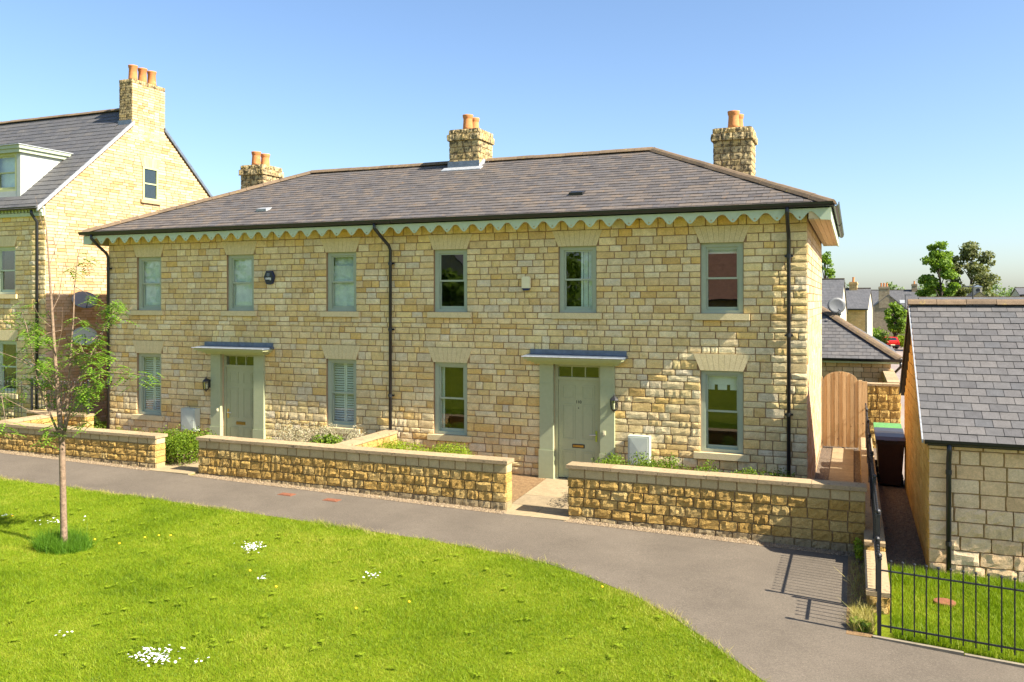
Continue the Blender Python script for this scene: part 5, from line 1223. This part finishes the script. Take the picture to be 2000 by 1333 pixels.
# ================================================================== TREES AND PLANTS
# far trees
def ft(px, ptop, Y, rpx, label, mt, n, seed, name='broadleaf_tree', **kw):
    X = at(px, Y); z0 = G(X, Y); top = zat(px, ptop, Y); rx = rpx*(Y+D0)/(F*1.05); return broad_tree(name, label, X, Y, z0, top-z0, rx, mt, n, rx*.085+.12, seed, trunk=.25, **kw)
ft(1845, 476, 128, 34, 'tall sunlit green tree behind the garage roof, left of the browner one', 'tree_leaf', 12000, 3, crown_from=.28, lean=-1.0)
ft(1892, 480, 132, 42, 'taller brownish sparse tree right of the green one behind the garage roof', 'dark_leaf', 7000, 4, crown_from=.25, lean=.5)
ft(1612, 486, 84, 22, 'bright green tree showing just beyond the corner of the stone house', 'tree_leaf', 3000, 5)
ft(1748, 594, 101, 21, 'small street tree in front of the far grey gable', 'tree_leaf', 3400, 6, crown_from=.42)
ft(1648, 548, 110, 14, 'far round tree behind the slate roofs at left', 'far_leaf', 1200, 7)
ft(1745, 553, 170, 26, 'far round tree behind the long roof with skylights', 'far_leaf', 1500, 8, crown_from=.1)
for i, (px, pt, Y, r, lb) in enumerate(((1805, 560, 175, 28, 'far low tree left of the tall green tree'), (1842, 563, 190, 26, 'far low tree below the tall green tree'), (1880, 565, 185, 26, 'far low tree below the brownish tree'), (1945, 553, 180, 26, 'far domed tree right of the cupola'), (1925, 566, 200, 24, 'far low tree just behind the cupola'), (1972, 566, 190, 26, 'far low tree near the right frame edge'), (1997, 567, 200, 22, 'far tree touching the right frame edge'), (1788, 566, 180, 14, 'far tree right of the slender chimney'))):
    ft(px, pt, Y, r, lb, 'far_leaf', 1600, 30+i, crown_from=.05)
# hedge and shrubs by the far street
Yc = 103; a, b_ = at(1746, Yc), at(1767, Yc)
zz = G(a, Yc); plant('clipped_hedge', 'clipped yellow green hedge beside the far street lamp', 'hedge', [(a+(b_-a)*i/5, Yc, zz+.9, .35, .8, .8) for i in range(6)], 2400, .16, 'lime_leaf')
X_ = at(1715, 98); plant('shrub', 'dark green shrub left of the red car', 'shrub', [(X_, 98, G(X_, 98)+1.3, 1.5, 1.3, 1.3), (X_-1, 98, G(X_, 98)+1.2, 1.2, 1.2, 1.6)], 2200, .2, 'tree_leaf')
# box hedge, lavender, mounds, ground cover
bl = [(-14.45+.2*i, -1.95+.25*j, .36, .20, .22, .36) for i in range(6) for j in range(4)]
plant('box_hedge', 'dense green box hedge beside the left door path', 'hedge', bl, 9000, .035, 'hedge_leaf')
bl = []
for i in range(26):
    bl.append((random.uniform(-11.45, -9.65), random.uniform(-1.6, -.6), random.uniform(.50, .78), .22, .22, random.uniform(.18, .27)))
plant('lavender_bush', 'wide greyish lavender bush below the left house window', 'bush', bl, 7000, .05, 'lavender_leaf', aspect=.3)
plant('green_shrub', 'bright green clump growing in front of the lavender', 'shrub', [(-10.15+.13*i, -1.75+.1*(i % 2), .66, .17, .17, .22) for i in range(4)], 1800, .04, 'hedge_leaf')
for k, (x0, x1, lb) in enumerate(((-9.05, -8.15, 'low lime green conifer mound next to the dividing wall'), (-7.95, -6.95, 'low lime green conifer mound under the window, farther right'))):
    bl = [(x0+(x1-x0)*(i+.5)/7, -1.15+random.uniform(-.2, .2), .47+.10*math.sin(PI*(i+.5)/7), .17, .3, .20) for i in range(7)]
    plant('juniper_mound', lb, 'shrub', bl, 3400, .04, 'lime_leaf', aspect=.4)
bl = [(random.uniform(-4.25, -.95), random.uniform(-1.9, -.75), random.uniform(.20, .40)-.0, .18, .18, .16) for i in range(60)]
bl = [(x, y, z*(1 if x < -3 else .85), a, b2, c) for x, y, z, a, b2, c in bl]
plant('ground_cover', 'low leafy ground cover plants behind the right garden wall', 'plants', [(x, y, z+(.27 if x < -2.4 else .21), a, b2, c) for x, y, z, a, b2, c in bl], 10000, .045, 'hedge_leaf', aspect=.45)
bl = [(random.uniform(-18.2, -14.6), random.uniform(-1.2, -.4), random.uniform(.22, .38), .16, .16, .14) for i in range(24)]
plant('ground_cover', 'low leafy plants at the foot of the left house wall', 'plants', bl, 2600, .045, 'hedge_leaf', aspect=.45)
bl = [(random.uniform(-13.0, -11.6), random.uniform(-.8, -.35), random.uniform(.22, .36), .13, .13, .12) for i in range(8)]
plant('ground_cover', 'small green tufts by the left front door', 'plants', bl, 900, .04, 'lime_leaf', aspect=.45)
bl = [(random.uniform(-23.6, -20.6), random.uniform(-1.9, -.9), random.uniform(.5, 1.15), .35, .35, .32) for i in range(26)]
plant('leafy_shrub', 'yellow green leafy shrub in front of the neighbouring house, left edge', 'shrub', bl, 7000, .07, 'lime_leaf')

def blades(n, region, hgt, wid, lean=.5, rg=RNG, zf=None, keep=None):
    P = np.stack([rg.uniform(region[0], region[1], n), rg.uniform(region[2], region[3], n)], 1)
    if keep is not None: P = P[keep(P)]
    n = len(P); z = -.235-.0174*P[:, 0] if zf is None else zf(P)
    pt = np.sin(P[:, 0]*1.7+.6*np.sin(P[:, 1]*2.1))*np.sin(P[:, 1]*1.9+.8*np.sin(P[:, 0]*1.3))+.6*np.sin(P[:, 0]*4.3+P[:, 1]*3.1)*np.sin(P[:, 1]*5.2-P[:, 0]*2.2)
    h = hgt*rg.uniform(.5, 1.25, n)*np.clip(1+.35*pt, .5, 1.7)*np.where(rg.random(n) < .02, 1.8, 1); a = rg.uniform(0, 2*PI, n); w_ = wid*rg.uniform(.7, 1.3, n)
    la = rg.uniform(0, 2*PI, n); lm = np.abs(rg.normal(0, lean, n))*h
    c, s = np.cos(a)*w_/2, np.sin(a)*w_/2
    b0 = np.stack([P[:, 0]-c, P[:, 1]-s, z], 1); b1 = np.stack([P[:, 0]+c, P[:, 1]+s, z], 1)
    tp_ = np.stack([P[:, 0]+np.cos(la)*lm, P[:, 1]+np.sin(la)*lm, z+h], 1)
    V = np.stack([b0, b1, tp_], 1).reshape(-1, 3); return V, np.arange(n*3).reshape(-1, 3)
def in_view(P, m=1.6):
    x, y = P[:, 0], P[:, 1]+D0; c, s = math.cos(TH), math.sin(TH); xr = x*c+y*s; d = -x*s+y*c
    return (d > 7.2) & (np.abs(xr) < d*(1000/F)+m)
def keep_lawn(P):
    e = edge_y(P[:, 0]); r = np.random.default_rng(3).random(len(P))
    return (P[:, 1] < e+.03*np.sin(P[:, 0]*9)+.03*np.sin(P[:, 0]*3.1+1)+.03*r) & in_view(P)
# height patches: longer tufts here and there
V, Fc = blades(1250000, (-21, 3.5, -11.5, -4.3), .036, .0052, .9, np.random.default_rng(1), None, keep_lawn)
tag(big_mesh('grass', V, Fc, 'grass_blade', None, False, 'stuff'), 'mown green lawn in the foreground', 'grass')
def keep_edge(P):
    e = edge_y(P[:, 0])+.03*np.sin(P[:, 0]*9)+.03*np.sin(P[:, 0]*3.1+1); r = np.random.default_rng(12).random(len(P)); return (P[:, 1] < e+.02+.12*r*r) & (P[:, 1] > e-.16*r) & in_view(P) & (np.random.default_rng(13).random(len(P)) < .6+.4*np.sin(P[:, 0]*2.3))
V, Fc = blades(420000, (-21, 3.5, -11.5, -4.3), .055, .006, 1.1, np.random.default_rng(2), None, keep_edge)
tag(big_mesh('edge_grass', V, Fc, 'dry_grass', None, False, 'stuff'), 'dry straw coloured grass along the path edge', 'grass')
V, Fc = blades(190000, (.42, 8, -6.6, -2.98), .075, .007, .5, np.random.default_rng(5), None, lambda P: (P[:, 1] > -5.72-.135*(P[:, 0]-.27)) & (P[:, 0] < 3.6))
tag(big_mesh('grass', V, Fc, 'grass_blade', None, False, 'stuff'), 'longer green lawn behind the railing in front of the garage', 'grass')
# rosettes of broad leaved weeds in the lawn
rg = np.random.default_rng(8); Vs = []
for i in range(260):
    x, y = rg.uniform(-14, 1), rg.uniform(-11, -4.7)
    if y > edge_y(x)-.15: continue
    for k in range(7):
        a = rg.uniform(0, 6.28); L = rg.uniform(.035, .075); z = G(x)+.028; ca, sa = math.cos(a), math.sin(a)
        Vs.append([(x, y, z), (x+ca*L*.6-sa*.014, y+sa*L*.6+ca*.014, z+.012), (x+ca*L, y+sa*L, z+.008), (x+ca*L*.6+sa*.014, y+sa*L*.6-ca*.014, z+.012)])
Vs = np.array(Vs).reshape(-1, 3); tag(big_mesh('lawn_weeds', Vs, np.arange(len(Vs)).reshape(-1, 4), 'lime_leaf', None, False, 'stuff'), 'flat rosettes of broad leaves scattered in the lawn', 'weeds')
# tuft round the tree foot, weeds by the corner post
TX, TY = gp(125, 1070)
def keep_tuft(P): return ((P[:, 0]-TX)**2+(P[:, 1]-TY)**2*1.6) < (.42*np.sqrt(np.random.default_rng(4).random(len(P))+.2))**2
V, Fc = blades(16000, (TX-.5, TX+.5, TY-.5, TY+.5), .20, .007, .6, np.random.default_rng(6), None, keep_tuft)
tag(big_mesh('grass_tuft', V, Fc, 'tall_grass', None, False, 'stuff'), 'dark long grass tuft round the foot of the young tree', 'grass')
V, Fc = blades(1100, (-.02, .22, -5.72, -5.05), .11, .008, .7, np.random.default_rng(7)); V2, F2 = blades(800, (-.04, .2, -5.7, -3.0), .08, .008, .8, np.random.default_rng(17))
tag(big_mesh('verge_grass', np.concatenate([V, V2]), np.concatenate([Fc, F2+len(V)]), 'dry_grass', None, False, 'stuff'), 'straggling dry grass at the foot of the corner post', 'grass')
plant('weed_plant', 'small green weed growing at the end of the right garden wall', 'weed', [(.06, -2.75, -.06, .07, .09, .14), (.08, -2.95, -.10, .06, .08, .10)], 260, .06, 'lime_leaf', aspect=.4)
plant('weed_plant', 'broad leaved weed at the path edge below the corner post', 'weed', [(.03, -5.55, -.18, .09, .09, .06), (.10, -5.65, -.18, .09, .09, .06)], 220, .07, 'hedge_leaf', aspect=.5)
mb = MB(); mb.add([(-.08, -5.83, G(0)+.009), (.2, -5.83, G(0)+.009), (.2, -2.5, G(0)+.009), (-.08, -2.5, G(0)+.009)], [(0, 1, 2, 3)]); tag(mb.build('verge_soil', 'soil'), kind='structure')
# daisies and dandelions
def daisies(px, py, rx, ry, n, label, seed):
    rg = np.random.default_rng(seed); X, Y = gp(px, py); X1, _ = gp(px+rx, py); _, Y1 = gp(px, py-ry); vs = []; fs = []
    for i in range(n):
        x, y = X+rg.normal(0, .5)*(X1-X), Y+rg.normal(0, .5)*abs(Y1-Y); z = G(x)+rg.uniform(.045, .075); r = rg.uniform(.010, .015); t = rg.uniform(-.5, .5, 2); o = len(vs)
        vs.append((x, y, z+.004))
        for k in range(8): a = k*PI/4; vs.append((x+r*math.cos(a), y+r*math.sin(a), z+r*(t[0]*math.cos(a)+t[1]*math.sin(a))))
        fs += [(o, o+1+k, o+1+(k+1) % 8) for k in range(8)]
    tag(big_mesh('daisies', np.array(vs), np.array(fs), 'daisy_white', None, False, 'stuff'), label, 'flowers')
for i, (px, py, rx, ry, n, lb) in enumerate(((300, 1292, 55, 22, 95, 'largest patch of white daisies near the bottom edge'), (494, 1075, 32, 11, 55, 'round patch of white daisies in the middle of the lawn'), (517, 1136, 14, 7, 9, 'few white daisies right of a dandelion'), (725, 1131, 22, 7, 16, 'pair of small daisy groups toward the path'), (105, 1025, 38, 14, 26, 'loose scatter of white daisies behind the tree foot'), (392, 1300, 18, 9, 6, 'few white daisies right of the largest patch'), (125, 1247, 24, 10, 6, 'few white daisies near the left bottom corner'), (14, 1012, 14, 8, 8, 'few daisies at the left edge of the frame'))):
    daisies(px, py, rx, ry, n, lb, 60+i)
DL = ['left of the small daisy group in mid lawn', 'just below right of the small daisy group in mid lawn', 'alone near the centre of the lawn', 'in the row right of the tree, second from right', 'in the row right of the tree, rightmost', 'second one right of the tree foot', 'right of the centre, below the daisy pair', 'nearest the curve of the path', 'at the left frame edge among daisies', 'in the row right of the tree, third from right', 'closest to the tree foot']
for i, (px, py) in enumerate(((488, 1126), (539, 1158), (695, 1201), (310, 1056), (333, 1056), (233, 1072), (799, 1188), (1176, 1158), (24, 1017), (283, 1060), (185, 1064))):
    X, Y = gp(px, py); d_ = thing('dandelion', 'yellow dandelion '+DL[i], 'flower', (X, Y, G(X)), 'dandelions in the lawn')
    MB().lathe([(.004, -.012), (.018, 0), (.014, .012), (.004, .016)], (X, Y, G(X)+.075), 8).build('flower_head', 'dandelion_yellow', d_); MB().tube([(X, Y, G(X)), (X, Y, G(X)+.066)], .0025, 5).build('stalk', 'tall_grass', d_)
# covers
for px, py, lb in ((560, 967, 'rusty metal cover in the path, left of two'), (648, 978, 'rusty metal cover in the path, right of two')):
    X, Y = gp(px, py); o = thing('access_cover', lb, 'cover', (X, Y, G(X)))
    MB().box(X-.15, X+.15, Y-.09, Y+.09, G(X)-.02, G(X)+.0135).build('frame', 'rust', o); MB().box(X-.12, X+.12, Y-.065, Y+.065, G(X)+.0136, G(X)+.018).build('lid', 'rust', o)
X, Y = gp(1845, 1180); tag(MB().lathe([(.13, 0), (.13, .045), (.10, .05)], (X, Y, G(X)-.01), 20).build('drain_cover', 'rust'), 'round rusty drain cover in the railed lawn', 'cover')

# ---- the young tree
def TP(px, py, off=0.0):
    c, s = math.cos(TH), math.sin(TH); rt = Vector((c, s, 0)); fw_ = Vector((-s, c, 0)); base = Vector((TX, TY, 0))
    d = (base-Vector((0, -D0, 0))).dot(fw_); u = (px-1000)/F*d; ub = (base-Vector((0, -D0, 0))).dot(rt)
    p = base+rt*(u-ub)+fw_*off; sc = (d+off)/d
    return Vector((p.x, p.y, EYE-(py-HY)/F*d))
yt = thing('rowan_tree', 'slender young tree with feathery leaves standing in the lawn', 'tree', (TX, TY, G(TX)))
MB().tube([TP(126, 1085), TP(125, 1050), TP(123, 960), TP(121, 870), TP(113, 770), TP(107, 690), TP(101, 600), TP(96, 520), TP(91, 450), TP(82, 398)], [.056, .048, .044, .042, .030, .024, .019, .013, .008, .003], 10).build('trunk', 'bark', yt, True)
limbs = [([(121, 862), (128, 800), (131, 710), (135, 620), (134, 560), (138, 500), (141, 478)], .018, .25), ([(121, 872), (140, 812), (160, 770), (185, 722), (208, 688)], .018, -.35), ([(117, 800), (150, 735), (180, 665), (196, 618), (205, 600)], .014, .4),
         ([(120, 860), (95, 812), (76, 778), (60, 738), (48, 690), (33, 640), (20, 610)], .018, .3), ([(113, 765), (85, 722), (55, 698), (18, 680)], .012, -.4), ([(108, 700), (118, 676), (130, 645), (136, 600)], .009, -.2), ([(103, 605), (113, 580), (119, 520), (121, 490)], .008, .1),
         ([(100, 625), (84, 605), (73, 575), (70, 545)], .006, .2), ([(101, 640), (85, 620), (77, 590)], .005, -.2), ([(150, 735), (200, 728), (245, 735), (280, 745)], .008, .5), ([(160, 770), (190, 760), (225, 735)], .007, -.5), ([(180, 665), (205, 630), (235, 590)], .007, .6), ([(95, 812), (70, 800), (30, 770), (10, 765)], .008, -.5),
         ([(131, 710), (160, 690), (185, 690)], .006, -.3), ([(118, 830), (140, 835), (158, 828)], .006, -.5), ([(119, 850), (95, 850), (75, 845)], .006, .5), ([(76, 778), (50, 760), (20, 735)], .006, .5), ([(96, 520), (110, 470), (125, 425)], .005, .1), ([(93, 480), (80, 430), (68, 380)], .005, 0)]
mb = MB()
for pl, r0, off in limbs:
    pp = [TP(px, py, off*i/(len(pl)-1)) for i, (px, py) in enumerate(pl)]; mb.tube(pp, [r0*(1-.85*i/(len(pl)-1)) for i in range(len(pl))], 6)
clus = [(30, 620, 30), (60, 650, 24), (18, 690, 30), (45, 735, 30), (12, 755, 26), (85, 700, 30), (100, 750, 28), (70, 785, 24), (130, 690, 26), (160, 702, 28), (187, 697, 28), (220, 722, 32), (250, 735, 24), (280, 742, 16), (203, 612, 24), (232, 585, 18), (215, 600, 18), (238, 608, 14), (150, 632, 18), (146, 588, 15), (145, 512, 17), (141, 530, 9), (165, 755, 24), (132, 800, 24), (152, 832, 18), (60, 832, 14), (110, 850, 16), (85, 858, 12), (172, 660, 18), (100, 660, 18), (145, 660, 18), (200, 750, 18), (115, 822, 18), (190, 770, 20), (35, 655, 20), (25, 780, 22), (112, 718, 24), (75, 740, 20), (148, 775, 20), (225, 690, 18), (215, 655, 14), (140, 725, 24), (12, 640, 18)]
rg = np.random.default_rng(9); V = []; tw = mb
ends = [(TP(*pl[k], off*k/(len(pl)-1))) for pl, r0, off in limbs for k in range(len(pl)//2, len(pl))]
for px, py, r in clus:
    off0 = rg.uniform(-.6, .6); nl = int(4+r*.55)
    c0 = TP(px, py, off0); near = min(ends, key=lambda e_: (e_-c0).length); c0 = c0.lerp(near, .12)
    mid = near.lerp(c0, .6)+Vector((0, 0, .03)); tw.tube([near, mid, c0], [.005, .004, .002], 4)
    for i in range(nl):
        c = c0+Vector((rg.normal(0, .5), rg.normal(0, .5), rg.normal(0, .42)))*(r/132); a = rg.uniform(0, 2*PI)
        d = Vector((math.cos(a), math.sin(a), rg.uniform(-.55, .15))).normalized(); sd = d.cross(Vector((0, 0, 1))).normalized(); L = rg.uniform(.13, .22)
        for k in range(5):
            t = (k+.5)/5; p = c+d*L*t+Vector((0, 0, -L*.35*t*t)); q = L*.33*math.sin(PI*(.25+.62*t))
            for s_ in (-1, 1):
                e_ = (sd*s_*.9+d*.45+Vector((0, 0, -.25))).normalized(); tip = p+e_*q; m_ = p+e_*q*.5; wv_ = d*.019
                V += [p, m_+wv_, tip, m_-wv_]
mb.build('branches', 'bark', yt)
V = np.array([tuple(p) for p in V]); big_mesh('crown', V, np.arange(len(V)).reshape(-1, 4), 'rowan_leaf', yt)

# ================================================================== ACROSS THE GREEN (seen only in the window glass)
far_house('brick_house', 'brown roofed brick house across the green, mirrored in the upper window panes', (-9, -40, G(-9)), PI, 13, 8, 3.9, 7.2, 'far_brick', 'far_brick', [(3, 4, .9, .7, 8.2, 2)], [(-4, 1, 1.2, 1.2), (0, 1, 1.2, 1.2), (4, 1, 1.2, 1.2)], rmat='tile_brown')
far_house('white_house', 'white gabled house across the green, mirrored in the upper window panes', (-29, -40, G(-29)), PI, 8, 10, 4.2, 8.2, 'render_white', 'render_white', [], [(-2, 1, 1.1, 1.2), (2, 1, 1.1, 1.2)], ridge_along_x=False)
for i, (x, y, h, r) in enumerate(((-19, -37, 9, 3.2), (-24, -33, 5, 1.8), (-38, -42, 10, 4), (4, -44, 9, 4), (-48, -36, 10, 4.5))):
    broad_tree('garden_tree', ['leafy tree between the two houses across the green', 'small tree in front of the white house across the green', 'leafy tree left of the white house across the green', 'leafy tree right of the brick house across the green', 'leafy tree farthest left across the green'][i], x, y, G(x), h, r, 'tree_leaf', 2200, .38, 80+i, trunk=.2)
